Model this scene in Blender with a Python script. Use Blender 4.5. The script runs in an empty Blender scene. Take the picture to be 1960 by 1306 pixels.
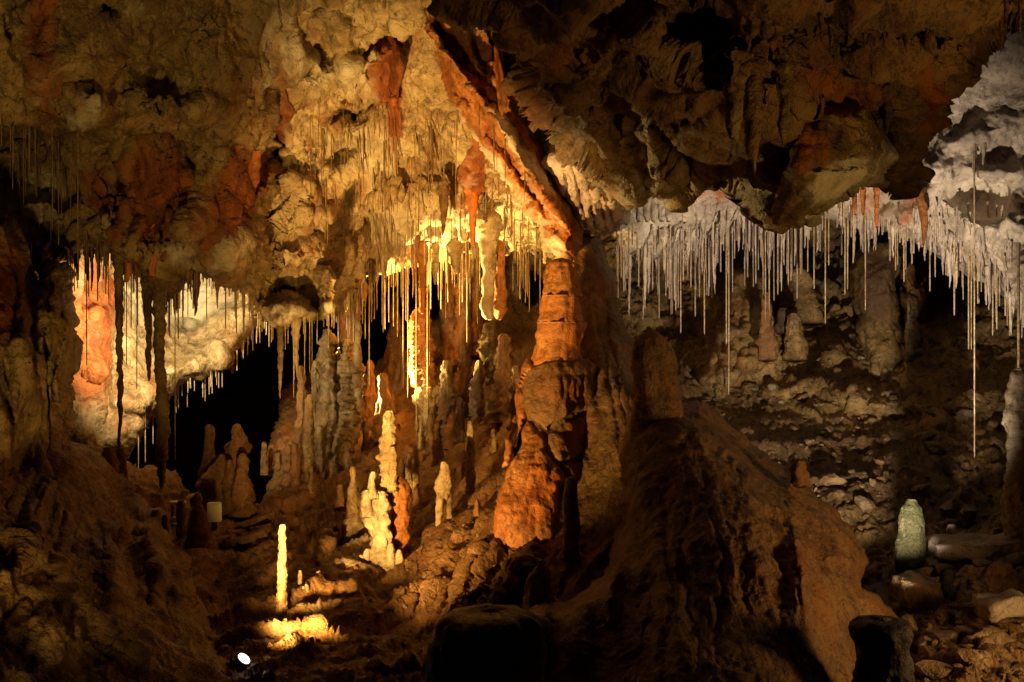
import bpy, bmesh, math, random
import numpy as np
from mathutils import Vector, Matrix

# ------------------------------------------------------------------ camera, world, lamps, exposure
scene = bpy.context.scene
C = scene.collection
CZ = 1.6                 # eye height of the visitor on the path
F = 2101.0               # focal length in photo pixels (1960 wide)

def at(px, py, Y):
    return Vector(((px - 980.0) / F * Y, Y, CZ - (py - 653.0) / F * Y))

cam_data = bpy.data.cameras.new("camera")
cam_data.sensor_width = 36.0
cam_data.lens = 36.0 * F / 1960.0
cam_data.clip_start = 0.05
cam_data.clip_end = 200.0
cam = bpy.data.objects.new("camera", cam_data)
cam.location = (0, 0, CZ)
cam.rotation_euler = (math.radians(90), 0, 0)
C.objects.link(cam)
scene.camera = cam

world = bpy.data.worlds.new("World")
scene.world = world
world.use_nodes = True
bg = world.node_tree.nodes["Background"]
bg.inputs[0].default_value = (1.0, 0.62, 0.3, 1)     # no daylight underground: only a trace of stray lamp light
bg.inputs[1].default_value = 0.004

def spot(name, loc, target, power, angle, color, blend=0.5, radius=0.05):
    l = bpy.data.lights.new(name, 'SPOT')
    l.energy = power; l.spot_size = math.radians(angle); l.spot_blend = blend
    l.shadow_soft_size = radius; l.color = color
    o = bpy.data.objects.new(name, l)
    o.location = loc
    d = Vector(target) - Vector(loc)
    o.rotation_euler = d.to_track_quat('-Z', 'Y').to_euler()
    C.objects.link(o)
    return o

WARM = (1.0, 0.58, 0.16)
GOLD = (1.0, 0.66, 0.19)
PALE = (1.0, 0.79, 0.42)
COOL = (1.0, 0.80, 0.55)
ORANGE = (1.0, 0.55, 0.18)
LAMP_POS = at(466, 1262, 5.55)
# 1 the visible floodlight at the foot of the slope, and an added second spot for the ceiling
spot("floodlight_beam", LAMP_POS + Vector((0.07, 0.05, 0.08)), at(890, 700, 9.0), 850, 78, WARM, 1.0, 0.05)
spot("added_ceiling_beam", LAMP_POS + Vector((0.02, 0.06, 0.06)), at(880, 250, 8.5), 1080, 52, WARM, 1.0, 0.06)
# 2 uplight behind the fluted stalagmites, under the straw ceiling
spot("straw_ceiling_uplight", at(665, 790, 11.1), at(885, 390, 10.3), 2500, 98, GOLD, 0.7, 0.08)
# 3 uplight in the white niche behind the hanging stalactites
spot("niche_uplight", at(276, 640, 8.5), at(350, 560, 10.6), 320, 150, PALE, 0.9, 0.07)
# 4 uplight on the rubble behind the dark stump, right chamber
RC = at(1722, 1150, 6.7)
spot("right_chamber_uplight", RC, RC + Vector((0.10, 0.81, 0.58)) * 6, 1050, 75, COOL, 1.0, 0.05)
# 5 path lamp off frame at right; added fills for left ceiling and overhang
spot("path_lamp_right", Vector((3.7, 4.7, CZ - 1.15)), at(1680, 1120, 6.0), 190, 90, ORANGE, 1.0, 0.35)
spot("left_ceiling_fill", Vector((-1.6, 2.4, CZ - 1.6)), at(230, 240, 7.2), 350, 62, GOLD, 1.0, 0.15)
spot("overhang_fill", Vector((3.0, 3.6, CZ - 0.7)), at(1430, 190, 5.8), 120, 78, WARM, 1.0, 0.15)

scene.view_settings.view_transform = 'Standard'
scene.view_settings.look = 'None'
scene.view_settings.exposure = 0.0
scene.view_settings.gamma = 1.0
scene.render.engine = 'CYCLES'
scene.cycles.use_denoising = True
scene.cycles.max_bounces = 6
scene.cycles.diffuse_bounces = 4
scene.cycles.sample_clamp_indirect = 4.0

# ------------------------------------------------------------------ noise (numpy)
def _hash(ix, iy, iz, seed):
    h = (ix * 374761393 + iy * 668265263 + iz * 2147483647 + seed * 974634541) & 0xFFFFFFFF
    h = ((h ^ (h >> 13)) * 1274126177) & 0xFFFFFFFF
    h = ((h ^ (h >> 16)) * 2246822519) & 0xFFFFFFFF
    return ((h ^ (h >> 15)) & 0xFFFFFF) / float(0xFFFFFF)

def vnoise(p, seed=0):
    i = np.floor(p).astype(np.int64); f = p - i
    u = f * f * f * (f * (f * 6 - 15) + 10)
    x, y, z = i[:, 0], i[:, 1], i[:, 2]
    ux, uy, uz = u[:, 0], u[:, 1], u[:, 2]
    def L(a, b, t): return a + (b - a) * t
    c = [[[_hash(x + dx, y + dy, z + dz, seed) for dz in (0, 1)] for dy in (0, 1)] for dx in (0, 1)]
    a0 = L(L(c[0][0][0], c[1][0][0], ux), L(c[0][1][0], c[1][1][0], ux), uy)
    a1 = L(L(c[0][0][1], c[1][0][1], ux), L(c[0][1][1], c[1][1][1], ux), uy)
    return L(a0, a1, uz) * 2 - 1

def fbm(p, octaves=4, seed=0, kind='p', gain=0.5):
    out = np.zeros(len(p)); a = 1.0; s = 0.0
    for o in range(octaves):
        n = vnoise(p + 17.3 * o, seed + o * 7)
        if kind == 'billow': n = 2 * np.abs(n) - 0.6
        elif kind == 'ridge': n = 1 - 2 * np.abs(n) - 0.3
        out += a * n; s += a; a *= gain; p = p * 2.03
    return out / s

# ------------------------------------------------------------------ materials
def rock_material(name, ca, cb, rust=(0.15, 0.032, 0.007), rust2=(0.29, 0.085, 0.016), pale=(0.66, 0.58, 0.42), mud_shade=(0.10, 0.055, 0.025),
                  blotch=1.6, rough=0.55, bump=0.6, fine=26.0, streak=0.0, spec=0.4):
    m = bpy.data.materials.new(name); m.use_nodes = True
    nt = m.node_tree; N = nt.nodes; Lk = nt.links
    b = N["Principled BSDF"]
    tc = N.new("ShaderNodeNewGeometry"); tcp = tc.outputs["Position"]
    att = N.new("ShaderNodeAttribute"); att.attribute_name = "stain"
    sep = N.new("ShaderNodeSeparateColor"); Lk.new(att.outputs["Color"], sep.inputs[0])
    def noise(scale, detail=5, rough_=0.6, vec=tcp, dist=0.0):
        n = N.new("ShaderNodeTexNoise"); n.inputs["Scale"].default_value = scale
        n.inputs["Detail"].default_value = detail; n.inputs["Roughness"].default_value = rough_
        n.inputs["Distortion"].default_value = dist
        Lk.new(vec, n.inputs["Vector"]); return n.outputs["Fac"]
    def ramp(v, lo, hi):
        r = N.new("ShaderNodeMapRange"); r.inputs[1].default_value = lo; r.inputs[2].default_value = hi
        r.interpolation_type = 'SMOOTHSTEP'; Lk.new(v, r.inputs[0]); return r.outputs[0]
    def mix(f, a, bb):
        x = N.new("ShaderNodeMix"); x.data_type = 'RGBA'
        if isinstance(f, float): x.inputs[0].default_value = f
        else: Lk.new(f, x.inputs[0])
        for s, v in ((6, a), (7, bb)):
            if isinstance(v, tuple): x.inputs[s].default_value = (*v, 1)
            else: Lk.new(v, x.inputs[s])
        return x.outputs[2]
    def math_(op, a, bb):
        x = N.new("ShaderNodeMath"); x.operation = op
        for s, v in ((0, a), (1, bb)):
            if isinstance(v, (int, float)): x.inputs[s].default_value = v
            else: Lk.new(v, x.inputs[s])
        return x.outputs[0]
    vm = N.new("ShaderNodeVectorMath"); vm.operation = 'MULTIPLY'; vm.inputs[1].default_value = (1, 1, 0.22)
    Lk.new(tcp, vm.inputs[0]); stretched = vm.outputs[0]
    n1 = noise(blotch, 5, 0.65, tcp, 0.6)
    n2 = noise(blotch * 5.5, 4, 0.7)
    nstr = noise(9.0, 3, 0.6, stretched)
    col = mix(ramp(n1, 0.36, 0.64), ca, cb)
    dk = tuple(c * 0.5 for c in cb)
    dk2 = tuple(c * 0.28 for c in cb)
    col = mix(math_('MULTIPLY', ramp(n2, 0.50, 0.68), 0.75), col, dk)
    vein = N.new("ShaderNodeMath"); vein.operation = 'ABSOLUTE'
    Lk.new(math_('SUBTRACT', noise(blotch * 2.6, 4, 0.6, tcp, 1.2), 0.5), vein.inputs[0])
    crack = math_('SUBTRACT', 1.0, ramp(vein.outputs[0], 0.0, 0.022))
    col = mix(math_('MULTIPLY', crack, 0.7), col, dk2)
    lt = tuple(min(0.8, c * 1.35) for c in ca)
    col = mix(math_('MULTIPLY', ramp(noise(blotch * 12, 3), 0.55, 0.75), 0.45), col, lt)
    if streak > 0:
        col = mix(math_('MULTIPLY', ramp(nstr, 0.5, 0.68), streak), col, rust)
    big = N.new("ShaderNodeVectorMath"); big.operation = 'MULTIPLY'; big.inputs[1].default_value = (1, 1, 0.3)
    Lk.new(tcp, big.inputs[0])
    nbig = noise(2.3, 4, 0.65, big.outputs[0], 0.5)
    rustmix = mix(ramp(nstr, 0.38, 0.62), rust, rust2)
    if streak > 0:
        col = mix(math_('MULTIPLY', ramp(nbig, 0.53, 0.66), min(1.0, streak * 2.2)), col, rustmix)
    # mineral stains, plus some light and shade put into the colour
    for ch, c in ((2, mud_shade), (1, pale), (0, rustmix)):
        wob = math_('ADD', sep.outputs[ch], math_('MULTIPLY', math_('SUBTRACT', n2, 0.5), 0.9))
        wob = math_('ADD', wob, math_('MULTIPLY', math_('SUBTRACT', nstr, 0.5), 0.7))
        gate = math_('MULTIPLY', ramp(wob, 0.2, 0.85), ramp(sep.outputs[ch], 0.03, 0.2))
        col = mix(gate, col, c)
    Lk.new(col, b.inputs["Base Color"])
    r = math_('ADD', math_('MULTIPLY', noise(7.0, 2), 0.5), rough - 0.25)
    Lk.new(r, b.inputs["Roughness"])
    b.inputs["Specular IOR Level"].default_value = spec
    h = math_('ADD', math_('MULTIPLY', noise(fine, 5, 0.65), 1.0), math_('MULTIPLY', noise(fine * 3.1, 2, 0.6), 0.35))
    bp = N.new("ShaderNodeBump"); bp.inputs["Strength"].default_value = bump; bp.inputs["Distance"].default_value = 0.03
    Lk.new(h, bp.inputs["Height"]); Lk.new(bp.outputs[0], b.inputs["Normal"])
    return m

CREAM = rock_material("cream_calcite", (0.56, 0.43, 0.24), (0.27, 0.175, 0.075), streak=0.25, bump=0.8)
WHITE = rock_material("white_calcite", (0.58, 0.48, 0.34), (0.30, 0.22, 0.13), bump=0.5, streak=0.03)
PALEROCK = rock_material("pale_pink_calcite", (0.56, 0.47, 0.39), (0.38, 0.31, 0.26), bump=0.5, streak=0.05, pale=(0.66, 0.58, 0.48))
PINK = rock_material("lilac_calcite", (0.62, 0.50, 0.46), (0.42, 0.32, 0.29), bump=0.6, streak=0.04)
TAN = rock_material("tan_limestone", (0.38, 0.25, 0.10), (0.14, 0.085, 0.03), streak=0.13, bump=0.9)
BROWN = rock_material("brown_limestone", (0.27, 0.155, 0.06), (0.10, 0.053, 0.021), streak=0.16, bump=0.9)
CANDLE = rock_material("banded_candle_calcite", (0.46, 0.34, 0.19), (0.14, 0.075, 0.03), blotch=7.0, bump=0.8, streak=0.1)
CLAY = rock_material("brown_clay", (0.26, 0.135, 0.05), (0.17, 0.08, 0.028), bump=0.8, streak=0.05, rough=0.6, pale=(0.5, 0.4, 0.24))
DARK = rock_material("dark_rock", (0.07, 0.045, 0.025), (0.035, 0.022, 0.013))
ORANGEFLOW = rock_material("orange_flowstone", (0.50, 0.22, 0.06), (0.30, 0.10, 0.022), rust2=(0.52, 0.16, 0.028), streak=0.45, pale=(0.62, 0.5, 0.36))
GREEN = rock_material("green_algae_calcite", (0.060, 0.054, 0.030), (0.024, 0.026, 0.012), streak=0.0, blotch=9, spec=0.08, rough=0.8, bump=0.9)
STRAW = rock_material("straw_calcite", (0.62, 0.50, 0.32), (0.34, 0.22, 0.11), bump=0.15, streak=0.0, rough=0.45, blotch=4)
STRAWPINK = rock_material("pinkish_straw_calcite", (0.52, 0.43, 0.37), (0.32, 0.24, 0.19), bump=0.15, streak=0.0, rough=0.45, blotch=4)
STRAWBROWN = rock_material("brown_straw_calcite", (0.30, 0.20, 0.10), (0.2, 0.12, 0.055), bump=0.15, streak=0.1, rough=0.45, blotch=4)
RUBBLE = rock_material("rubble_stone", (0.27, 0.17, 0.075), (0.15, 0.09, 0.04), bump=0.9, rough=0.42, streak=0.1, spec=0.6)

def plain(name, col, rough=0.5, metal=0.0, emit=None, strength=0.0):
    m = bpy.data.materials.new(name); m.use_nodes = True
    nt = m.node_tree; b = nt.nodes["Principled BSDF"]
    n = nt.nodes.new("ShaderNodeTexNoise"); n.inputs["Scale"].default_value = 40
    r = nt.nodes.new("ShaderNodeMix"); r.data_type = 'RGBA'
    r.inputs[6].default_value = (*col, 1); r.inputs[7].default_value = (*[c * 0.7 for c in col], 1)
    nt.links.new(n.outputs["Fac"], r.inputs[0]); nt.links.new(r.outputs[2], b.inputs["Base Color"])
    b.inputs["Roughness"].default_value = rough; b.inputs["Metallic"].default_value = metal
    if emit:
        b.inputs["Emission Color"].default_value = (*emit, 1); b.inputs["Emission Strength"].default_value = strength
    return m

# ------------------------------------------------------------------ object helpers
def tag(o, label=None, cat=None, group=None, kind=None):
    if label: o["label"] = label
    if cat: o["category"] = cat
    if group: o["group"] = group
    if kind: o["kind"] = kind
    return o

def make_mesh(name, V, faces_q=None, faces_t=None, smooth=True):
    me = bpy.data.meshes.new(name)
    V = np.asarray(V, dtype=np.float32)
    loops = []; starts = []; k = 0
    nq = 0 if faces_q is None else len(faces_q); ntr = 0 if faces_t is None else len(faces_t)
    arr = []
    if nq: arr.append(np.asarray(faces_q, dtype=np.int32).ravel())
    if ntr: arr.append(np.asarray(faces_t, dtype=np.int32).ravel())
    L = np.concatenate(arr)
    st = np.concatenate([np.arange(nq) * 4, nq * 4 + np.arange(ntr) * 3]).astype(np.int32)
    me.vertices.add(len(V)); me.vertices.foreach_set("co", V.ravel())
    me.loops.add(len(L)); me.loops.foreach_set("vertex_index", L)
    me.polygons.add(nq + ntr); me.polygons.foreach_set("loop_start", st)
    me.update(calc_edges=True)
    me.validate()
    me.polygons.foreach_set("use_smooth", np.full(len(me.polygons), smooth))
    return me

def link(name, me, mat, loc=(0, 0, 0), parent=None):
    if mat is not None and len(me.materials) == 0: me.materials.append(mat)
    o = bpy.data.objects.new(name, me); o.location = loc
    C.objects.link(o)
    if parent is not None: o.parent = parent
    return o

def stain_attr(me, S):
    a = me.attributes.new("stain", 'FLOAT_COLOR', 'POINT')
    buf = np.zeros((len(me.vertices), 4), np.float32); n = min(len(S), len(buf)); buf[:n, :3] = S[:n]; buf[:, 3] = 1
    a.data.foreach_set("color", buf.ravel())

def rough_poly(poly, amp, seed):
    """subdivide an outline and shake it so that no edge is straight"""
    rs = np.random.RandomState(seed)
    P = np.array(poly, float); out = []
    for i in range(len(P)):
        a, b = P[i], P[(i + 1) % len(P)]
        L = np.hypot(*(b - a)); n = max(1, int(L / 18))
        for k in range(n):
            q = a + (b - a) * k / n
            if k: q = q + rs.uniform(-1, 1, 2) * amp
            out.append(q)
    return np.array(out)

def signed(P, poly):
    """distance to the outline (inside positive) and nearest boundary point"""
    d2 = np.full(len(P), 1e18); near = np.zeros_like(P); ins = np.zeros(len(P), bool)
    for i in range(len(poly)):
        a = poly[i]; b = poly[(i + 1) % len(poly)]; ab = b - a
        t = np.clip(((P - a) @ ab) / max(1e-9, ab @ ab), 0, 1)
        q = a + t[:, None] * ab; dd = ((P - q) ** 2).sum(1)
        m = dd < d2; d2[m] = dd[m]; near[m] = q[m]
        if a[1] != b[1]:
            c = ((a[1] > P[:, 1]) != (b[1] > P[:, 1]))
            xi = (b[0] - a[0]) * (P[:, 1] - a[1]) / (b[1] - a[1]) + a[0]
            ins ^= c & (P[:, 0] < xi)
    d = np.sqrt(d2); return np.where(ins, d, -d), near

class Depth:
    def __init__(s, pts):
        A = np.array(pts, float); s.c = A[:, :2] / 200.0; n = len(A)
        r = np.sqrt(((s.c[:, None] - s.c[None]) ** 2).sum(-1) + 0.15)
        M = np.zeros((n + 3, n + 3)); M[:n, :n] = r - np.eye(n) * 0.03
        M[:n, n] = 1; M[:n, n + 1:] = s.c; M[n, :n] = 1; M[n + 1:, :n] = s.c.T
        s.w = np.linalg.solve(M, np.concatenate([A[:, 2], [0, 0, 0]])); s.n = n
    def __call__(s, P):
        Q = np.asarray(P, float).reshape(-1, 2) / 200.0
        r = np.sqrt(((Q[:, None] - s.c[None]) ** 2).sum(-1) + 0.15)
        return r @ s.w[:s.n] + s.w[s.n] + Q @ s.w[s.n + 1:]

ROCK = [(0.9, 0.10, 'p', 1), (2.2, 0.07, 'billow', 1), (5.5, 0.030, 'billow', 1), (13, 0.010, 'p', 1)]
MASSES = {}

def blob(P, b):
    px, py, rx, ry, ang = b[:5]
    a = math.radians(ang); dx = P[:, 0] - px; dy = P[:, 1] - py
    u = (dx * math.cos(a) + dy * math.sin(a)) / rx; v = (-dx * math.sin(a) + dy * math.cos(a)) / ry
    return u, v

def mass(name, outline, depth, mat, step=3.0, roll=0.5, rollpx=60, noise=ROCK, bumps=(), stains=(), folds=(),
         thick=0.8, seed=1, rag=6, back=(0, 1, 0.0), warp=0.0):
    poly = rough_poly(outline, rag, seed)
    x0, y0 = poly.min(0) - step; x1, y1 = poly.max(0) + step
    nx = int((x1 - x0) / step) + 2; ny = int((y1 - y0) / step) + 2
    gx, gy = np.meshgrid(x0 + np.arange(nx) * step, y0 + np.arange(ny) * step)
    P = np.stack([gx.ravel(), gy.ravel()], 1)
    sd, near = signed(P, poly)
    out = sd < 0
    keepv = sd > -step * 1.5
    P[out & keepv] = near[out & keepv]
    d = np.maximum(sd, 0)
    idx = np.arange(nx * ny).reshape(ny, nx)
    Q = np.stack([idx[:-1, :-1], idx[1:, :-1], idx[1:, 1:], idx[:-1, 1:]], -1).reshape(-1, 4)
    kq = keepv[Q].all(1) & ((sd[Q] > 0).sum(1) >= 1)
    Q = Q[kq]
    used = np.zeros(nx * ny, bool); used[Q.ravel()] = True
    remap = -np.ones(nx * ny, int); remap[used] = np.arange(used.sum())
    P = P[used]; d = d[used]; Q = remap[Q]
    D = Depth(depth); Y = D(P)
    t = np.clip(1 - d / rollpx, 0, 1)
    Y = Y + roll * (1 - np.sqrt(np.clip(1 - t * t, 0, 1)))
    Pw = P + 0
    if warp:
        q3 = np.stack([P[:, 0] / 45, P[:, 1] / 45, np.full(len(P), seed * 3.3)], 1)
        Pw = P + warp * np.stack([fbm(q3, 3, seed + 91), fbm(q3, 3, seed + 92)], 1)
    for b in bumps:
        u, v = blob(Pw, b); e = b[6] if len(b) > 6 else 2
        Y = Y - b[5] * np.exp(-((np.abs(u) ** e) + (np.abs(v) ** e)))
    for f in folds:   # (px, py, rx, ry, ang, amp, wavelength_px) flutes running along the blob's v axis
        u, v = blob(Pw, f)
        wob = fbm(np.stack([u * f[2] / 60, v * f[3] / 170, np.full(len(P), 5.1 + seed)], 1), 3, seed + 5) * 1.1
        w = np.exp(-(u ** 4 + v ** 4))
        ph = u * f[2] / f[6] + wob
        Y = Y - f[5] * w * (np.abs(np.sin(ph * math.pi)) ** 0.6 * 1.4 - 0.8)
    V = np.stack([(P[:, 0] - 980) / F * Y, Y, CZ - (P[:, 1] - 653) / F * Y], 1)
    # normals
    def normals(V):
        n = np.zeros_like(V)
        fn = np.cross(V[Q[:, 2]] - V[Q[:, 0]], V[Q[:, 3]] - V[Q[:, 1]])
        for k in range(4): np.add.at(n, Q[:, k], fn)
        n /= np.linalg.norm(n, axis=1)[:, None] + 1e-12
        return n
    n = normals(V)
    if (n[:, 1].mean()) > 0: Q = Q[:, ::-1]; n = -n
    for (fr, amp, kind, st) in noise:
        p = V * fr * np.array([1, 1, 1.0 / st if np.isscalar(st) else 1]) if np.isscalar(st) else V @ np.array(st).T * fr
        if kind[0] == 'w':     # warped domain: breaks the even size of the lumps
            kind = kind[1:]; q = p * 0.8
            p = p + 0.9 * np.stack([fbm(q, 2, seed + 61), fbm(q + 31.7, 2, seed + 62), fbm(q + 57.1, 2, seed + 63)], 1)
        V = V + n * (fbm(p, 3, seed * 13 + int(fr * 10), kind) * amp)[:, None]
    # stains
    S = np.zeros((len(V), 3))
    for s in stains:
        u, v = blob(Pw, s); S[:, s[5]] = np.maximum(S[:, s[5]], s[6] * np.exp(-((u * u + v * v) ** 1.5)))
    # skirt: the rim goes back into the rock
    E = np.concatenate([Q[:, [0, 1]], Q[:, [1, 2]], Q[:, [2, 3]], Q[:, [3, 0]]])
    key = np.sort(E, 1); kk = key[:, 0].astype(np.int64) * (len(V) + 1) + key[:, 1]
    u_, inv, cnt = np.unique(kk, return_inverse=True, return_counts=True)
    BE = E[cnt[inv] == 1]
    bv = np.unique(BE); m2 = -np.ones(len(V), int); m2[bv] = len(V) + np.arange(len(bv))
    cen = V.mean(0); bb = V[bv]
    inn = (cen - bb); inn[:, 1] = 0; inn /= np.linalg.norm(inn, axis=1)[:, None] + 1e-9
    bd = np.array(back, float); bd /= np.linalg.norm(bd)
    ray = bb - np.array([0, 0, CZ]); ray /= np.linalg.norm(ray, axis=1)[:, None]
    V2 = bb + (ray * 0.85 + bd * 0.15) * thick + inn * thick * 0.12
    QS = np.stack([BE[:, 1], BE[:, 0], m2[BE[:, 0]], m2[BE[:, 1]]], 1)
    VV = np.concatenate([V, V2]); QQ = np.concatenate([Q, QS])
    me = make_mesh(name, VV, QQ)
    stain_attr(me, np.concatenate([S, S[bv]]))
    o = link(name, me, mat)
    MASSES[name] = dict(P=P, V=V, o=o, poly=poly)
    return o

def surf(name, px, py):
    """distance Y of the finished surface nearest to that direction"""
    m = MASSES[name]; d = ((m['P'] - (px, py)) ** 2).sum(1); i = d.argmin()
    return float(m['V'][i, 1])

def low_edge(name, px):
    m = MASSES[name]; P = m['P']; k = np.abs(P[:, 0] - px) < 3.5
    if not k.any(): return None
    return float(P[k, 1].max())

# ------------------------------------------------------------------ the setting
def setting(o): tag(o, kind="structure"); return o

_d = np.array([0.62, 0.60, 0.50]); _d /= np.linalg.norm(_d)
FALL = np.eye(3) - 0.8 * np.outer(_d, _d)
FLOW = [(0.9, 0.06, 'p', 1), (2.4, 0.045, 'wridge', 2.5), (6, 0.025, 'wridge', 3), (14, 0.012, 'wridge', 1.6), (30, 0.005, 'billow', 1)]
FLOWS = [(0.9, 0.06, 'p', 1), (2.4, 0.04, 'p', 2.5), (6, 0.018, 'wridge', 3), (14, 0.009, 'wridge', 1.8), (30, 0.004, 'billow', 1)]
CRAG = [(0.9, 0.10, 'p', 1), (1.7, 0.10, 'wridge', 1), (4.5, 0.06, 'wbillow', 1), (9, 0.035, 'wridge', 1), (20, 0.014, 'billow', 1)]
SOFT = [(0.8, 0.08, 'p', 1), (1.9, 0.08, 'wridge', 1), (5, 0.035, 'wridge', 1), (12, 0.014, 'wridge', 1), (28, 0.004, 'p', 1)]

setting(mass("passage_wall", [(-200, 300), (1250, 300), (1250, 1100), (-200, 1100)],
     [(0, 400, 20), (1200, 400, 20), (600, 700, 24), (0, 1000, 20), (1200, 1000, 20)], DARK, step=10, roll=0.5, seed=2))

setting(mass("wall_back", [(1060, 380), (1500, 360), (2060, 380), (2060, 1100), (1700, 1100), (1300, 920), (1130, 700), (1060, 560)],
     [(1100, 450, 14), (1300, 450, 14), (1500, 480, 14.4), (1800, 480, 13), (2000, 520, 11.5), (1200, 620, 13), (1500, 620, 13),
      (1900, 640, 11.5), (1300, 760, 11.5), (1600, 780, 11), (1950, 800, 9.6), (1400, 880, 10), (1700, 960, 9), (2000, 960, 8.6), (1700, 1060, 8.3)],
     TAN, roll=0.3, noise=CRAG, seed=3, warp=14,
     bumps=[(1400, 560, 60, 90, 0, 0.7), (1415, 690, 70, 60, 0, 0.5), (1545, 560, 40, 60, 10, 0.5), (1580, 480, 60, 70, 0, -0.6),
            (1250, 500, 40, 40, 0, -0.6), (1840, 620, 130, 40, -18, 0.5), (1530, 740, 60, 18, 5, 0.35), (1680, 770, 70, 16, 3, 0.35),
            (1480, 690, 30, 25, 0, 0.3), (1880, 760, 60, 26, -15, 0.3), (1590, 680, 28, 22, 0, 0.3)],
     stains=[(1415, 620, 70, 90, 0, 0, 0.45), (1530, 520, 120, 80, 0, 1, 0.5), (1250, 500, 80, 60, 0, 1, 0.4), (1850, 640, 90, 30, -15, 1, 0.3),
             (1600, 900, 400, 110, 0, 2, 0.7), (1300, 620, 100, 60, 0, 2, 0.5)]))  # wide dark tint puts the ledge's shade into the wall colour

setting(mass("wall_alcove", [(840, 430), (1075, 430), (1075, 640), (840, 680)],
     [(850, 450, 12.4), (1060, 450, 12.0), (960, 520, 12.9), (850, 660, 12.6), (1060, 620, 12.4)], TAN, seed=22, roll=0.2, rollpx=20, warp=12,
     bumps=[(1012, 548, 11, 26, 0, -1.2, 4), (1036, 550, 9, 24, 0, -1.2, 4), (985, 520, 16, 60, 0, 0.2), (955, 510, 20, 60, 0, 0.15), (905, 560, 22, 80, 0, -0.6)], stains=[(990, 500, 60, 60, 0, 0, 0.3)]))

setting(mass("ceiling_right", [(1000, 300), (1040, 310), (1052, 268), (1070, 285), (1085, 305), (1130, 322), (1180, 365), (1400, 280), (1700, 230), (1740, 60),
      (2060, -80), (2060, 600), (1975, 610), (1945, 585), (1920, 555), (1880, 525), (1840, 505), (1800, 472), (1760, 455), (1700, 440), (1650, 420),
      (1600, 414), (1560, 420), (1500, 432), (1440, 430), (1380, 445), (1330, 475), (1260, 492), (1190, 488), (1150, 440), (1100, 420), (1040, 380)],
     [(1950, -40, 7.8), (1850, 120, 8.4), (1950, 250, 8.6), (1850, 330, 8.9), (1950, 560, 8.4), (1800, 460, 9.3), (1650, 405, 10.4), (1650, 300, 9.6),
      (1500, 425, 11.0), (1300, 485, 11.0), (1300, 360, 9.6), (1150, 420, 9.4), (1060, 300, 8.6), (1900, 440, 8.9), (1780, 300, 8.9)],
     PALEROCK, seed=4, roll=0.9, rollpx=70, noise=SOFT, warp=10,
     bumps=[(1790, 330, 30, 40, 20, 0.35), (1800, 390, 60, 30, 20, 0.2), (1900, 330, 60, 18, 8, 0.25), (1740, 410, 30, 30, 0, 0.25), (1850, 430, 40, 25, 0, 0.2),
            (1930, 420, 30, 40, 30, 0.25), (1880, 380, 50, 14, 10, -0.2), (1700, 390, 40, 14, 0, -0.2), (1870, 260, 90, 30, -20, 0.2),
            (1120, 395, 14, 60, 0, 0.25), (1155, 420, 12, 50, 0, 0.25), (1185, 430, 12, 50, 0, 0.2), (1220, 440, 12, 50, 0, 0.2), (1090, 380, 12, 60, 0, 0.2)],
     folds=[(1320, 430, 210, 70, 0, 0.07, 26), (1620, 410, 110, 40, 0, 0.05, 22)],
     stains=[(1380, 345, 70, 40, 0, 0, 0.7), (1660, 380, 30, 50, 0, 0, 0.5), (1740, 390, 16, 60, 8, 0, 0.6), (1900, 490, 50, 20, 20, 0, 0.2),
             (1300, 440, 160, 60, 0, 1, 0.5), (1900, 400, 150, 90, 10, 1, 0.55), (1620, 400, 80, 30, 0, 1, 0.7)]))

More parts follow.
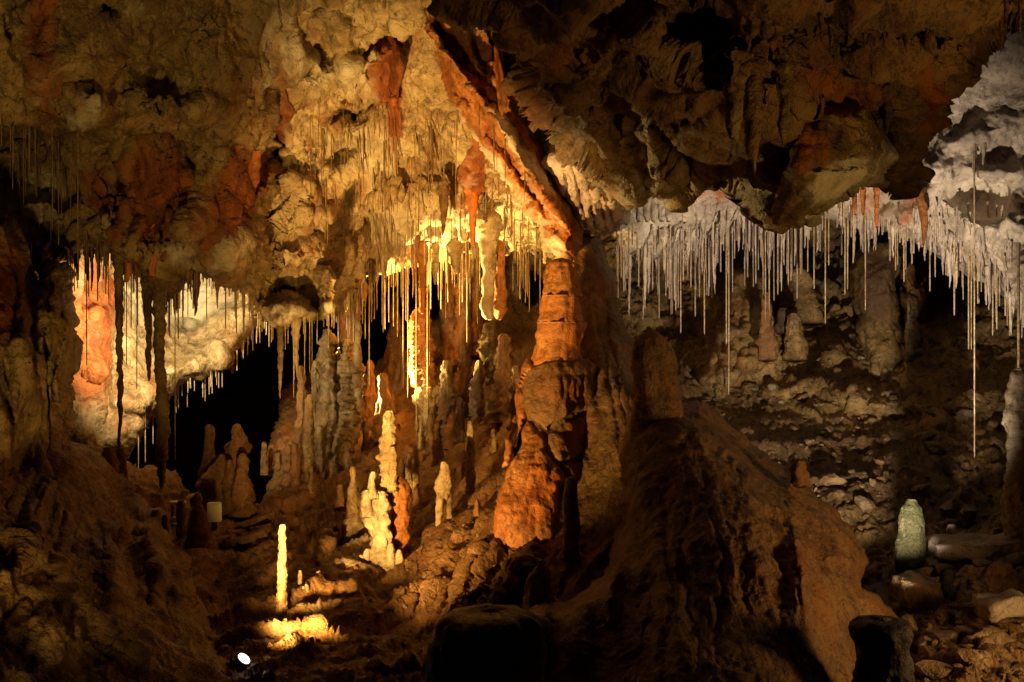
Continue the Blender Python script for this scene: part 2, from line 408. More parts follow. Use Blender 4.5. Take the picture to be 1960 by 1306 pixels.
setting(mass("ceiling_middle", [(500, -60), (1040, -60), (1030, 150), (1060, 330), (1115, 450), (1075, 510), (1040, 468), (1010, 480), (980, 462), (940, 492),
      (905, 476), (860, 500), (815, 476), (770, 498), (730, 510), (695, 536), (668, 560), (640, 590), (600, 600), (560, 570), (500, 560), (440, 520), (440, 300)],
     [(600, 0, 7.4), (900, 0, 7.4), (540, 200, 8.2), (750, 180, 8.5), (950, 180, 8.2), (650, 340, 9.0), (850, 340, 9.5), (1000, 390, 9.4), (560, 440, 9),
      (620, 580, 9.3), (720, 500, 10), (800, 468, 10.6), (950, 462, 10.8), (1060, 480, 9.8), (480, 540, 8.8), (860, 420, 10.2), (740, 430, 9.8)],
     CREAM, seed=5, roll=0.9, rollpx=60, noise=[(0.9, 0.12, 'p', 1), (1.5, 0.17, 'wridge', 1.3), (3.6, 0.08, 'wridge', 1.5), (8, 0.035, 'wridge', 1.5), (18, 0.012, 'wridge', 1), (36, 0.005, 'p', 1)], warp=18,
     bumps=[(690, 205, 40, 18, -20, -0.55), (560, 120, 50, 20, -20, -0.5), (525, 290, 16, 45, 0, -0.5), (845, 330, 30, 24, 30, -0.5), (650, 300, 24, 14, 0, -0.4),
            (690, 150, 50, 36, 25, 0.35), (600, 150, 30, 45, -20, 0.3), (880, 230, 30, 50, 30, 0.25), (600, 420, 60, 20, -20, 0.3), (560, 490, 60, 25, 0, 0.35),
            (680, 440, 50, 20, -15, -0.25), (760, 370, 50, 25, 0, 0.3), (910, 300, 16, 55, 10, 0.15), (870, 170, 14, 50, 20, -0.3), (930, 400, 60, 14, 15, 0.2),
            (640, 480, 50, 25, 0, 0.3), (545, 400, 30, 60, 20, 0.25), (720, 100, 26, 20, 0, 0.2), (700, 90, 60, 16, -20, -0.3), (780, 60, 30, 60, 30, 0.25), (640, 60, 60, 40, 0, 0.2)],
     folds=[(560, 380, 60, 110, 15, 0.08, 30), (890, 440, 130, 40, 0, 0.06, 24)],
     stains=[(745, 130, 30, 110, -5, 0, 1.0), (755, 210, 14, 80, 0, 0, 1.0), (905, 330, 30, 95, 8, 0, 0.9), (540, 210, 26, 130, 5, 0, 0.8), (640, 380, 16, 90, 10, 0, 0.5), (830, 300, 14, 90, -6, 0, 0.45), (590, 330, 14, 80, 8, 0, 0.6), (620, 250, 300, 60, 0, 2, 0.25),
             (820, 60, 30, 60, 30, 0, 0.4), (850, 430, 180, 60, 0, 1, 0.7), (690, 150, 60, 45, 0, 1, 0.6), (610, 150, 40, 50, 0, 1, 0.6), (560, 60, 60, 60, 0, 1, 0.35),
             (700, 290, 100, 60, 0, 1, 0.5), (540, 480, 60, 30, 0, 0, 0.4)]))

setting(mass("wall_niche", [(90, 440), (200, 440), (520, 470), (520, 585), (498, 612), (470, 645), (440, 690), (400, 714), (345, 738), (320, 775), (288, 800), (268, 840),
      (240, 875), (130, 900), (90, 700)],
     [(150, 500, 9.0), (150, 800, 8.95), (250, 500, 10), (300, 600, 10.4), (300, 750, 9.7), (240, 850, 9.2), (450, 510, 10.8), (400, 640, 10.7), (495, 585, 10.2), (440, 675, 10.0)],
     CREAM, seed=6, roll=0.7, rollpx=36, noise=[(0.9, 0.10, 'p', 1), (1.6, 0.07, 'wridge', 1), (4.5, 0.035, 'wridge', 1), (11, 0.014, 'wridge', 1), (24, 0.005, 'p', 1)], warp=16,
     bumps=[(180, 640, 30, 140, 8, 0.15), (215, 700, 12, 120, 8, -0.15), (250, 730, 16, 12, 0, -0.15), (370, 625, 18, 9, 20, -0.2), (290, 660, 14, 8, 0, -0.15), (250, 770, 30, 20, 0, 0.15),
            (430, 620, 50, 16, -25, 0.15), (350, 700, 60, 16, -25, 0.15), (180, 600, 16, 18, 0, 0.12), (170, 700, 18, 14, 0, 0.12)],
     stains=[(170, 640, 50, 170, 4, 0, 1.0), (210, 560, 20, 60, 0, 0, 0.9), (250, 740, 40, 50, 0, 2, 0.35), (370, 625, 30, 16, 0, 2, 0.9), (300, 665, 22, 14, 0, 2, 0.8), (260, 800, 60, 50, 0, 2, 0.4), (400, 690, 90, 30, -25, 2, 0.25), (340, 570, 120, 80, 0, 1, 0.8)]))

setting(mass("ceiling_left", [(-80, -80), (700, -80), (650, 10), (575, 50), (610, 120), (530, 170), (548, 230), (500, 290), (545, 350), (505, 420), (545, 520), (500, 600), (480, 572), (440, 548), (405, 512), (370, 518),
      (335, 548), (290, 548), (262, 515), (230, 497), (190, 486), (160, 482), (130, 505), (100, 485), (60, 450), (0, 450), (-80, 450)],
     [(0, 0, 6.2), (300, 0, 6.5), (560, 0, 7.3), (0, 215, 6.8), (130, 225, 6.9), (300, 200, 7.0), (500, 200, 7.6), (0, 310, 8.2), (100, 320, 8.2), (150, 400, 8), (50, 430, 7.9),
      (250, 400, 7.6), (400, 400, 7.7), (520, 400, 8.3), (200, 480, 7.7), (320, 535, 7.6), (400, 505, 7.8), (490, 570, 8.3), (250, 280, 7.3), (380, 270, 7.3)],
     TAN, seed=7, roll=0.8, rollpx=50, noise=[(0.9, 0.09, 'p', 1), (1.4, 0.13, 'wridge', 1.5), (3.6, 0.06, 'wridge', 1.8), (8, 0.026, 'wridge', 2), (18, 0.010, 'wridge', 1.2), (36, 0.004, 'p', 1)], warp=16,
     bumps=[(60, 265, 120, 22, 4, -0.45), (250, 255, 120, 14, 5, -0.3), (365, 300, 18, 40, 0, -0.5), (215, 345, 22, 22, 30, -0.35), (150, 160, 40, 14, 20, -0.25), (210, 15, 14, 14, 0, -0.3),
            (235, 110, 8, 12, -10, -0.2), (300, 150, 22, 8, 20, -0.25), (330, 210, 70, 26, 10, 0.3), (160, 200, 50, 40, -35, 0.3), (200, 230, 20, 30, 0, 0.2), (90, 365, 70, 10, 5, -0.3),
            (410, 130, 60, 80, 0, 0.12), (60, 390, 80, 30, 0, 0.15), (190, 400, 30, 50, 0, 0.2), (260, 470, 40, 30, 0, 0.2), (440, 480, 50, 30, -30, 0.25), (360, 440, 60, 22, -40, 0.2),
            (500, 310, 26, 40, 20, -0.3), (420, 520, 50, 14, 10, 0.1), (530, 480, 40, 30, 0, 0.2), (340, 375, 26, 14, -40, -0.25)],
     folds=[(300, 370, 90, 90, 12, 0.16, 34), (430, 390, 70, 110, 28, 0.16, 34), (60, 120, 80, 120, -8, 0.07, 30), (460, 150, 80, 140, 5, 0.04, 26), (250, 430, 60, 70, -5, 0.10, 26)],
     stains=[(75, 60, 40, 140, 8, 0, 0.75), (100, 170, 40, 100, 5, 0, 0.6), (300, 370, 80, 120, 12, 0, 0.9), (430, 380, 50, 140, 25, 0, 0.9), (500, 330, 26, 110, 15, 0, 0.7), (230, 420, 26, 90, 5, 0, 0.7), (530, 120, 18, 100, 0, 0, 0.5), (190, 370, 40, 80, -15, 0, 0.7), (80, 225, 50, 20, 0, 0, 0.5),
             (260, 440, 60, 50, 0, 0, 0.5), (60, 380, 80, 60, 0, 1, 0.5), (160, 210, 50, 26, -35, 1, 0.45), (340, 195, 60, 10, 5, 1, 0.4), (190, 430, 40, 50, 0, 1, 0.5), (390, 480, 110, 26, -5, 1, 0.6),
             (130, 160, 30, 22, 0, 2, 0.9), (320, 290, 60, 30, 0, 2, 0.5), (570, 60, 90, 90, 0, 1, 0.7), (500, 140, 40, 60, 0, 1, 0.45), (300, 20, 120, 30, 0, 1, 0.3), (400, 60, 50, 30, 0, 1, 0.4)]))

setting(mass("floor_slope", [(290, 960), (360, 960), (420, 985), (500, 965), (532, 905), (530, 800), (545, 745), (600, 722), (690, 732), (740, 685), (780, 640), (850, 600),
      (930, 565), (1000, 548), (1070, 540), (1180, 600), (1230, 700), (1320, 900), (1320, 1100), (1200, 1400), (230, 1400), (330, 1200), (310, 1050)],
     [(340, 980, 8.6), (500, 970, 9.6), (540, 760, 12.5), (680, 740, 12.8), (780, 650, 13.5), (1000, 560, 14), (1150, 600, 12), (600, 900, 10.4), (700, 950, 9.4), (850, 850, 10.8),
      (980, 750, 11.0), (950, 995, 7.6), (1060, 1010, 7.35), (1160, 1000, 7.3), (1000, 1100, 6.8), (850, 1050, 7.8), (700, 1100, 7.6), (560, 1200, 6.3), (450, 1100, 7.4), (400, 1200, 6.5), (450, 1300, 5.5), (700, 1300, 5.6), (1000, 1200, 6.2),
      (1000, 1380, 5.2), (1250, 1000, 7.6), (560, 1040, 8.2), (620, 1150, 6.9)],
     CLAY, seed=8, roll=0.4, rollpx=30, warp=14,
     noise=[(0.9, 0.07, 'p', 1), (2.4, 0.12, 'wridge', FALL), (6, 0.05, 'wridge', FALL), (11, 0.022, 'wbillow', FALL), (24, 0.009, 'billow', 1)],
     bumps=[(650, 1010, 110, 16, -45, 0.22), (560, 950, 60, 26, -35, 0.15), (880, 1150, 26, 100, 25, 0.25), (960, 1120, 20, 90, 28, 0.25), (840, 1080, 20, 60, 30, 0.2), (1010, 1070, 30, 60, 20, 0.2),
            (780, 1280, 100, 10, -3, 0.15), (460, 1010, 60, 8, -18, 0.2), (470, 1035, 60, 7, -15, -0.12), (430, 1130, 40, 50, -30, -0.25), (690, 1070, 70, 14, -35, 0.15), (600, 1215, 80, 14, -30, 0.12),
            (740, 860, 30, 160, 40, 0.2), (900, 720, 20, 120, 25, 0.25), (960, 680, 50, 120, 15, 0.15)],
     folds=[(930, 1130, 130, 110, 30, 0.12, 32), (930, 720, 140, 170, 28, 0.16, 42), (640, 1000, 140, 150, 42, 0.12, 44), (780, 900, 120, 140, 38, 0.12, 40)],
     stains=[(690, 1060, 90, 50, -30, 1, 0.7), (600, 1180, 70, 26, -20, 1, 0.4), (540, 1220, 40, 60, 0, 1, 0.4), (480, 1150, 60, 100, -20, 2, 0.4), (950, 900, 80, 200, 20, 0, 0.25), (980, 700, 100, 120, 0, 2, 0.6)]))  # pale tints put the floodlit pool's light into the slope colour

setting(mass("floor_left", [(-80, 820), (40, 860), (100, 845), (140, 845), (190, 868), (240, 905), (270, 955), (320, 985), (332, 1040), (345, 1100), (370, 1180), (420, 1250), (470, 1300), (540, 1400), (-80, 1400)],
     [(0, 860, 6.2), (130, 860, 7), (240, 915, 7.8), (310, 995, 7.4), (0, 1100, 5), (200, 1100, 5.8), (330, 1100, 6.4), (0, 1380, 4.2), (200, 1300, 4.7), (450, 1330, 5.0)],
     BROWN, seed=9, roll=0.6, rollpx=50, warp=12, noise=[(0.9, 0.07, 'p', 1), (1.8, 0.07, 'wridge', 2.5), (5, 0.03, 'wridge', 2.5), (12, 0.014, 'wridge', 1.6), (28, 0.005, 'billow', 1)],
     bumps=[(150, 920, 60, 60, 30, 0.3), (60, 1000, 14, 90, 25, 0.15), (30, 1080, 12, 90, 25, 0.15), (110, 1090, 16, 60, 15, 0.1), (215, 1080, 30, 90, 5, 0.3), (300, 1060, 22, 70, 0, 0.25),
            (255, 1020, 12, 60, 0, -0.2), (130, 1200, 50, 60, 30, 0.2), (260, 1230, 60, 30, 30, 0.2)],
     folds=[(60, 1080, 110, 170, 25, 0.06, 36), (250, 1100, 90, 90, 3, 0.07, 34)],
     stains=[(150, 900, 80, 40, 25, 0, 0.5), (240, 1100, 60, 100, 0, 0, 0.4), (120, 940, 60, 30, 20, 1, 0.2)]))

setting(mass("floor_right", [(1560, 1060), (1700, 1085), (1760, 1070), (1800, 1055), (1860, 1040), (1950, 1040), (2060, 1020), (2060, 1400), (1560, 1400)],
     [(1700, 1090, 7.7), (1800, 1055, 8.2), (2000, 1030, 8.0), (1740, 1300, 6.0), (2000, 1350, 5.4), (1850, 1150, 6.9), (1950, 1100, 7.2), (1860, 1060, 7.9), (1860, 1100, 7.5), (1717, 1195, 7.05)],
     RUBBLE, seed=10, roll=0.4, rollpx=16, noise=CRAG, warp=10,
     bumps=[(1860, 1075, 120, 18, -3, -0.2), (1690, 1110, 30, 30, 0, -0.4)],
     stains=[(1870, 1022, 60, 10, 0, 1, 0.5), (1690, 1110, 40, 40, 0, 2, 0.8)]))  # dark tint at the pit puts the hole's shade into the colour

setting(mass("ceiling_overhang", [(800, -80), (850, -8), (905, 14), (965, 32), (992, 90), (1012, 180), (1036, 225), (1062, 240), (1090, 280), (1130, 300), (1165, 345), (1190, 346), (1215, 352), (1240, 346),
      (1270, 356), (1290, 366), (1320, 348), (1385, 330), (1420, 342), (1450, 358), (1478, 392), (1495, 408), (1530, 396), (1580, 372), (1640, 342), (1672, 330), (1690, 300), (1705, 345),
      (1728, 360), (1750, 330), (1770, 270), (1782, 200), (1800, 150), (1825, 100), (1870, 72), (1915, 50), (2060, 20), (2060, -80)],
     [(800, 0, 5.2), (1000, 0, 4.6), (1400, 0, 4.4), (1900, 0, 4.8), (970, 150, 6.8), (1050, 200, 6.6), (1100, 380, 7.6), (1250, 360, 7.2), (1250, 200, 6.1), (1400, 340, 6.8), (1450, 200, 5.4),
      (1480, 410, 6.4), (1600, 300, 6.4), (1600, 150, 6.2), (1700, 250, 6.8), (1760, 250, 6.6), (1800, 120, 5.8), (1650, 60, 5.2), (1860, 50, 5.4)],
     BROWN, seed=11, roll=0.7, rollpx=45, warp=14, noise=[(0.8, 0.20, 'p', 1), (1.7, 0.20, 'ridge', 1.3), (4.0, 0.06, 'billow', 1.5), (10, 0.018, 'ridge', 1.5), (24, 0.006, 'p', 1)],
     bumps=[(1190, 250, 26, 60, 10, -0.5), (1270, 100, 100, 16, 30, 0.4), (1330, 170, 70, 30, 10, 0.3), (1120, 150, 24, 80, 15, 0.35), (1170, 120, 18, 80, 20, -0.3), (1360, 250, 40, 30, -20, 0.3), (1300, 280, 60, 14, 25, -0.3), (1340, 60, 90, 20, 15, -0.3), (1240, 290, 90, 60, 0, -0.25), (1440, 380, 40, 50, 0, -0.5), (1600, 140, 90, 34, 2, 0.3), (1590, 195, 90, 5, 2, -0.2),
            (1590, 320, 90, 70, -20, 0.45), (1530, 260, 30, 30, 0, -0.2), (1695, 190, 16, 60, 0, -0.6), (1730, 210, 14, 50, 5, 0.25), (1520, 330, 26, 80, 10, -0.4), (1400, 150, 26, 50, 0, 0.2),
            (1010, 130, 14, 60, -15, 0.15), (1050, 180, 14, 80, 10, 0.15), (1040, 60, 50, 20, 0, -0.3), (1130, 290, 26, 40, 30, 0.2), (1660, 100, 60, 12, 0, 0.15)],
     folds=[(1040, 170, 70, 110, 12, 0.08, 30), (1480, 120, 60, 80, 0, 0.08, 32), (1720, 90, 120, 50, -10, 0.09, 34)],
     stains=[(1040, 150, 50, 120, 10, 0, 0.6), (1600, 150, 100, 40, 0, 0, 0.75), (1570, 290, 80, 60, 0, 0, 0.5), (1760, 180, 20, 90, 5, 0, 0.9), (1640, 300, 70, 80, 30, 1, 0.6), (1590, 380, 90, 30, -25, 1, 0.8), (1250, 330, 80, 60, 20, 1, 0.35), (1080, 80, 40, 60, 0, 0, 0.5),
             (1380, 360, 70, 16, 0, 0, 0.6), (1270, 120, 130, 60, 30, 1, 0.18), (1440, 340, 60, 120, 0, 2, 0.7)]))

# ------------------------------------------------------------------ big formations
def thing(o, label, cat, group=None): return tag(o, label, cat, group)

thing(mass("flowstone_mound", [(850, 1400), (840, 1290), (860, 1230), (940, 1180), (1060, 1150), (1150, 1100), (1190, 1000), (1185, 900), (1196, 830), (1215, 790), (1260, 770), (1300, 775),
      (1345, 768), (1385, 805), (1425, 832), (1470, 868), (1500, 892), (1525, 884), (1548, 905), (1552, 930), (1590, 958), (1640, 1010), (1658, 1050), (1664, 1078), (1652, 1096), (1650, 1124), (1705, 1170), (1740, 1230), (1745, 1400)],
     [(1300, 790, 6.8), (1210, 800, 6.9), (1480, 890, 6.7), (1600, 980, 6.5), (1690, 1080, 6.4), (1220, 1000, 6.1), (1400, 1000, 5.7), (1530, 1050, 5.75), (1690, 1250, 6.0),
      (1000, 1300, 5.2), (1300, 1350, 4.6), (1560, 1300, 5.0), (870, 1350, 5.1), (1640, 1100, 6.0), (1300, 860, 6.4)],
     BROWN, seed=12, roll=0.5, rollpx=50, noise=FLOWS, warp=10, thick=0.25,
     bumps=[(1520, 1000, 26, 90, -8, 0.08), (1540, 1120, 30, 120, -5, 0.10), (1500, 1090, 30, 70, 10, -0.06), (1450, 950, 50, 70, 20, 0.08), (1280, 1160, 30, 120, -15, 0.10), (1100, 1200, 40, 110, 8, 0.2),
            (1030, 1190, 30, 90, 5, 0.3), (1170, 1130, 16, 60, 0, 0.2), (1600, 1060, 20, 14, 40, 0.08), (1620, 1010, 30, 9, 40, -0.06), (1390, 1150, 80, 100, 0, -0.08), (1640, 1150, 50, 70, -20, 0.06)],
     folds=[(1560, 1100, 130, 190, -12, 0.02, 44), (1320, 1100, 120, 190, -8, 0.03, 60)],
     stains=[(1560, 1080, 70, 210, -10, 0, 0.35), (1600, 1000, 90, 60, 40, 1, 0.22), (1450, 950, 60, 60, 0, 1, 0.2)]),
     "huge dark flowstone mound bulging across the lower right foreground", "flowstone mound")

thing(mass("left_drapery", [(-80, 400), (20, 425), (50, 470), (75, 545), (100, 500), (128, 500), (140, 560), (146, 640), (143, 720), (136, 800), (124, 870), (140, 930), (110, 980), (-80, 980)],
     [(0, 430, 7.2), (120, 510, 7.5), (60, 520, 7.3), (0, 600, 6.5), (100, 640, 6.7), (140, 700, 7.1), (0, 850, 6.1), (110, 860, 6.8), (130, 940, 7.0), (0, 960, 6.0)],
     TAN, seed=13, roll=0.5, rollpx=26, noise=FLOW, warp=8, thick=0.3,
     bumps=[(60, 540, 14, 70, 0, -0.25), (105, 640, 22, 120, 2, 0.12), (60, 760, 14, 90, -10, 0.15), (20, 800, 24, 120, 5, 0.15), (105, 780, 14, 90, 4, 0.12)],
     folds=[(60, 690, 90, 190, 2, 0.11, 30)],
     stains=[(15, 560, 45, 120, 0, 0, 0.8), (100, 700, 40, 160, 0, 1, 0.2)]),
     "brown fluted flowstone drapery hanging down the left edge of the picture", "flowstone drapery")
bpy.data.objects["left_drapery"].name = "flowstone_drapery"; MASSES["flowstone_drapery"] = MASSES.pop("left_drapery")

thing(mass("flowstone_basin", [(225, 885), (262, 902), (300, 908), (330, 903), (342, 925), (346, 975), (350, 1070), (230, 1070), (218, 960)],
     [(230, 900, 8.4), (300, 910, 8.6), (340, 930, 8.8), (300, 980, 8.2), (250, 1000, 8.0), (290, 1060, 8.5)], TAN, step=2.5, seed=14, roll=0.5, rollpx=20, noise=SOFT, thick=0.5,
     stains=[(240, 950, 30, 60, 0, 0, 0.7)]),
     "smooth rounded pale flowstone hump at the foot of the banded stalactite", "flowstone hump")

thing(mass("flowstone_wall", [(1075, 455), (1110, 445), (1150, 440), (1180, 520), (1196, 620), (1212, 720), (1250, 800), (1310, 900), (1330, 1050), (1260, 1180), (1120, 1200), (1072, 1090), (1075, 900), (1085, 700), (1078, 560)],
     [(1090, 470, 8.6), (1150, 470, 8.8), (1185, 600, 8.7), (1100, 600, 8.5), (1110, 700, 8.2), (1160, 720, 8.0), (1215, 760, 7.8), (1110, 850, 7.8), (1170, 850, 7.55), (1160, 940, 7.3), (1280, 920, 7.3), (1100, 1060, 6.95), (1250, 1050, 6.9), (1150, 1160, 6.4)],
     BROWN, seed=15, roll=0.5, rollpx=30, noise=FLOWS, warp=10, thick=0.6,
     bumps=[(1140, 640, 14, 110, -10, 0.06)],
     folds=[(1150, 680, 80, 190, -9, 0.03, 26)], stains=[(1120, 560, 60, 120, 0, 0, 0.35), (1180, 720, 30, 110, -12, 1, 0.25)]),
     "brown flowstone curtain sloping down right behind the orange column", "flowstone curtain")

thing(mass("flowstone_ridge", [(800, -60), (905, -60), (930, 60), (965, 150), (1000, 235), (1040, 300), (1078, 360), (1106, 420), (1116, 470), (1098, 502), (1066, 508), (1034, 440), (1000, 385), (950, 320), (915, 270), (866, 195), (832, 120), (806, 50)],
     [(840, -40, 7.0), (840, 60, 7.3), (900, 150, 7.6), (960, 260, 7.9), (1030, 370, 8.2), (1085, 490, 8.4), (1060, 380, 8.2)],
     ORANGEFLOW, step=2.5, seed=16, roll=0.45, rollpx=26, rag=6, noise=[(1.6, 0.06, 'p', 1), (3.6, 0.045, 'wridge', 1), (8, 0.02, 'wridge', 1), (18, 0.009, 'wridge', 1)], warp=12, thick=0.5,
     bumps=[(870, 120, 11, 90, -35, 0.25), (960, 255, 11, 120, -38, 0.28), (1045, 380, 11, 90, -32, 0.25), (985, 320, 8, 110, -36, -0.2), (905, 190, 8, 60, -36, -0.2), (920, 100, 8, 60, -25, -0.2)],
     folds=[(950, 230, 70, 320, -36, 0.07, 24)],
     stains=[(1040, 370, 14, 90, -34, 0, 0.7), (950, 270, 9, 120, -36, 0, 0.45), (860, 60, 14, 60, -20, 0, 0.4), (1000, 290, 14, 120, -36, 1, 1.0), (900, 60, 14, 90, -20, 1, 1.0), (930, 290, 8, 120, -36, 1, 0.9), (1070, 470, 20, 30, 0, 1, 0.7), (1080, 440, 14, 50, -20, 0, 0.8)]),
     "long orange and rust flowstone ridge slanting down the ceiling to the column", "flowstone ridge")

thing(mass("calcite_crust", [(1032, 312), (1046, 296), (1054, 266), (1064, 288), (1076, 296), (1100, 304), (1132, 322), (1136, 336), (1180, 372), (1196, 400), (1188, 430), (1160, 446), (1130, 452), (1104, 420), (1084, 380), (1056, 340)],
     [(1050, 290, 8.0), (1090, 320, 7.9), (1140, 345, 8.1), (1110, 400, 8.3), (1180, 400, 8.5), (1150, 440, 8.6)], PINK, step=2.2, seed=45, roll=0.35, rollpx=16, rag=3, thick=0.3, noise=[(2, 0.05, 'p', 1), (5, 0.05, 'billow', 2), (11, 0.02, 'billow', 2)], warp=6,
     folds=[(1130, 390, 60, 60, -8, 0.10, 17)]), "pale lilac white calcite crust right beside the slanting ridge", "calcite crust")
thing(mass("rust_flowstone_tongue", [(948, 75), (958, 95), (970, 140), (980, 190), (978, 212), (960, 222), (942, 215), (934, 180), (938, 130)],
     [(955, 90, 7.35), (960, 150, 7.35), (958, 215, 7.5)], ORANGEFLOW, step=2, seed=17, roll=0.35, rollpx=16, noise=[(3, 0.03, 'p', 1), (9, 0.015, 'billow', 1)], rag=2, thick=0.4,
     stains=[(958, 130, 18, 60, 0, 0, 0.9)]), "vivid rust orange tongue of flowstone above the slanting ridge", "flowstone")
thing(mass("rust_flowstone_streak", [(725, 55), (752, 60), (768, 100), (772, 140), (760, 180), (752, 215), (742, 200), (732, 170), (715, 150), (722, 100)],
     [(740, 70, 8.0), (745, 130, 8.15), (752, 200, 8.3)], TAN, step=2, seed=18, roll=0.3, rollpx=16, noise=[(3, 0.03, 'p', 1), (9, 0.015, 'billow', 1)], rag=2, thick=0.5,
     stains=[(745, 130, 60, 120, 0, 0, 1.0)]), "dark rust red patch of flowstone high on the middle ceiling", "flowstone")
thing(mass("hanging_rock", [(478, 575), (520, 560), (570, 556), (595, 575), (602, 600), (590, 615), (560, 620), (540, 634), (518, 626), (500, 606), (480, 598)],
     [(490, 580, 8.9), (540, 590, 8.4), (590, 590, 8.7), (535, 628, 8.6)], WHITE, step=2.2, seed=19, roll=0.6, rollpx=24, noise=[(2, 0.05, 'p', 1), (5, 0.05, 'billow', 1), (12, 0.02, 'billow', 1)], rag=4, thick=0.4,
     stains=[(540, 575, 60, 12, 0, 2, 0.9), (530, 605, 14, 8, 0, 2, 0.7)]), "grey white mottled rock bulge hanging low left of the knob", "hanging rock")
thing(mass("knobbly_hanging_rock", [(592, 520), (610, 508), (632, 512), (645, 535), (642, 565), (640, 590), (628, 606), (612, 612), (602, 595), (594, 560)],
     [(600, 530, 9.0), (620, 550, 8.5), (620, 600, 8.7)], CREAM, step=2, seed=20, roll=0.5, rollpx=20, noise=[(3, 0.05, 'p', 1), (7, 0.035, 'billow', 1), (14, 0.015, 'billow', 1)], rag=3, thick=0.4,
     bumps=[(618, 572, 24, 5, -10, -0.12)], stains=[(625, 590, 16, 16, 0, 1, 0.9)]), "cream knobbly rock lump at the left end of the straw ceiling", "hanging rock")
thing(mass("hanging_block", [(1484, 200), (1520, 192), (1600, 196), (1675, 190), (1690, 230), (1688, 290), (1668, 335), (1630, 368), (1570, 395), (1520, 420), (1490, 424), (1478, 400), (1500, 330), (1520, 280), (1490, 240)],
     [(1500, 210, 6.05), (1600, 210, 5.85), (1680, 220, 6.15), (1560, 300, 5.65), (1650, 320, 5.95), (1500, 410, 6.05)], TAN, seed=21, roll=0.4, rollpx=26, noise=[(1.5, 0.06, 'p', 1), (3.5, 0.05, 'billow', 1), (9, 0.02, 'ridge', 1)], rag=4, thick=0.6,
     bumps=[(1580, 320, 110, 4, -5, -0.06), (1540, 250, 30, 16, 10, 0.08), (1600, 260, 12, 40, 10, -0.06)],
     stains=[(1550, 280, 60, 50, 0, 0, 0.7), (1610, 345, 90, 40, -25, 1, 0.8), (1580, 210, 80, 14, 0, 0, 0.6), (1600, 250, 20, 30, 0, 2, 0.5)]),
     "big angular ochre rock block hanging under the right overhang with a horizontal crack", "hanging rock")

# ------------------------------------------------------------------ lathed formations
def lathe(name, prof, Y, mat, seg=20, lump=0.12, ring=0.0, ringpx=12, seed=0, lean=0.0, flute=0.0, flat=1.0, freq=1.0, wig=0.32, parent=None, stain=None, origin=None):
    """prof: (px, py, half width in px) from the top down; the result is a closed tapered body at distance Y"""
    prof = np.array(prof, float); k = Y / F
    L = prof[-1, 1] - prof[0, 1]; n = max(6, int(L / 3.5))
    tt = np.linspace(0, 1, n)
    ys = prof[0, 1] + tt * L
    cx = np.interp(ys, prof[:, 1], prof[:, 0]); hw = np.interp(ys, prof[:, 1], prof[:, 2])
    for _ in range(2):
        cx[1:-1] = (cx[:-2] + 2 * cx[1:-1] + cx[2:]) / 4
    wm = max(3.0, hw.mean())
    q1 = np.stack([ys / (wm * 2.2), np.full(n, seed * 1.7), np.zeros(n)], 1)
    cx = cx + fbm(q1, 3, seed + 21) * wm * wig
    hw = hw * (1 + wig * 0.9 * fbm(q1 * 1.4 + 9, 3, seed + 22))
    rr = hw * k
    th = np.linspace(0, 2 * math.pi, seg, endpoint=False)
    base = at(prof[-1, 0], prof[-1, 1], Y) if origin is None else origin
    T, A = np.meshgrid(np.arange(n), th, indexing='ij')
    X = (cx[T] - 980) * k; Z = CZ - (ys[T] - 653) * k
    r = rr[T] * 1.0
    unit = np.stack([np.cos(A).ravel(), np.sin(A).ravel(), (Z / np.maximum(rr.mean(), 0.01) * 0.5).ravel()], 1)
    nz = fbm(unit * 1.3 * freq + seed * 7.7, 3, seed, 'p').reshape(T.shape)
    nb = fbm(unit * 3.1 * freq + seed * 3.7, 2, seed + 3, 'billow').reshape(T.shape)
    nr = fbm(np.stack([np.cos(A).ravel() * 2.2, np.sin(A).ravel() * 2.2, (Z / np.maximum(rr.mean(), 0.01) * 0.12).ravel()], 1) + seed * 2.1, 2, seed + 6, 'ridge').reshape(T.shape)
    nf = fbm(unit * np.array([5, 5, 4]) * freq + seed, 2, seed + 8, 'billow').reshape(T.shape)
    r = r * (1 + lump * (1.3 * nz + 0.9 * nb + 0.9 * nr + 0.5 * nf))
    if ring:
        ph = (ys[T] / ringpx + 0.35 * fbm(unit * 0.8 + seed, 2, seed + 9).reshape(T.shape) * 2)
        r = r * (1 + ring * (np.abs(np.sin(ph * math.pi)) ** 0.7 * 2 - 1.2))
    if flute:
        r = r * (1 + flute * np.abs(np.sin(A * 3.5 + nz * 2)) - flute * 0.5)
    V = np.stack([X + r * np.cos(A), Y + r * np.sin(A) * flat, Z], -1).reshape(-1, 3)
    i = np.arange(n - 1)[:, None] * seg; j = np.arange(seg)[None]; j2 = (j + 1) % seg
    Q = np.stack([i + j, i + seg + j, i + seg + j2, i + j2], -1).reshape(-1, 4)
    top = np.array([[X[0, 0], Y, Z[0, 0] + rr[0] * 0.3]]); bot = np.array([[X[-1, 0], Y, Z[-1, 0] - rr[-1] * 0.3]])
    nv = len(V); V = np.concatenate([V, top, bot])
    J = np.arange(seg); J2 = (J + 1) % seg
    Tt = np.concatenate([np.stack([np.full(seg, nv), J, J2], 1), np.stack([np.full(seg, nv + 1), (n - 1) * seg + J2, (n - 1) * seg + J], 1)])
    Tt = Tt[:, ::-1]; 
    V = V - np.array(base)
    me = make_mesh(name, V, Q[:, ::-1], Tt[:, ::-1])
    S = np.zeros((len(V), 3))
    if stain is not None: S[:] = stain
    stain_attr(me, S)
    return link(name, me, mat, base if parent is None else (0, 0, 0), parent)

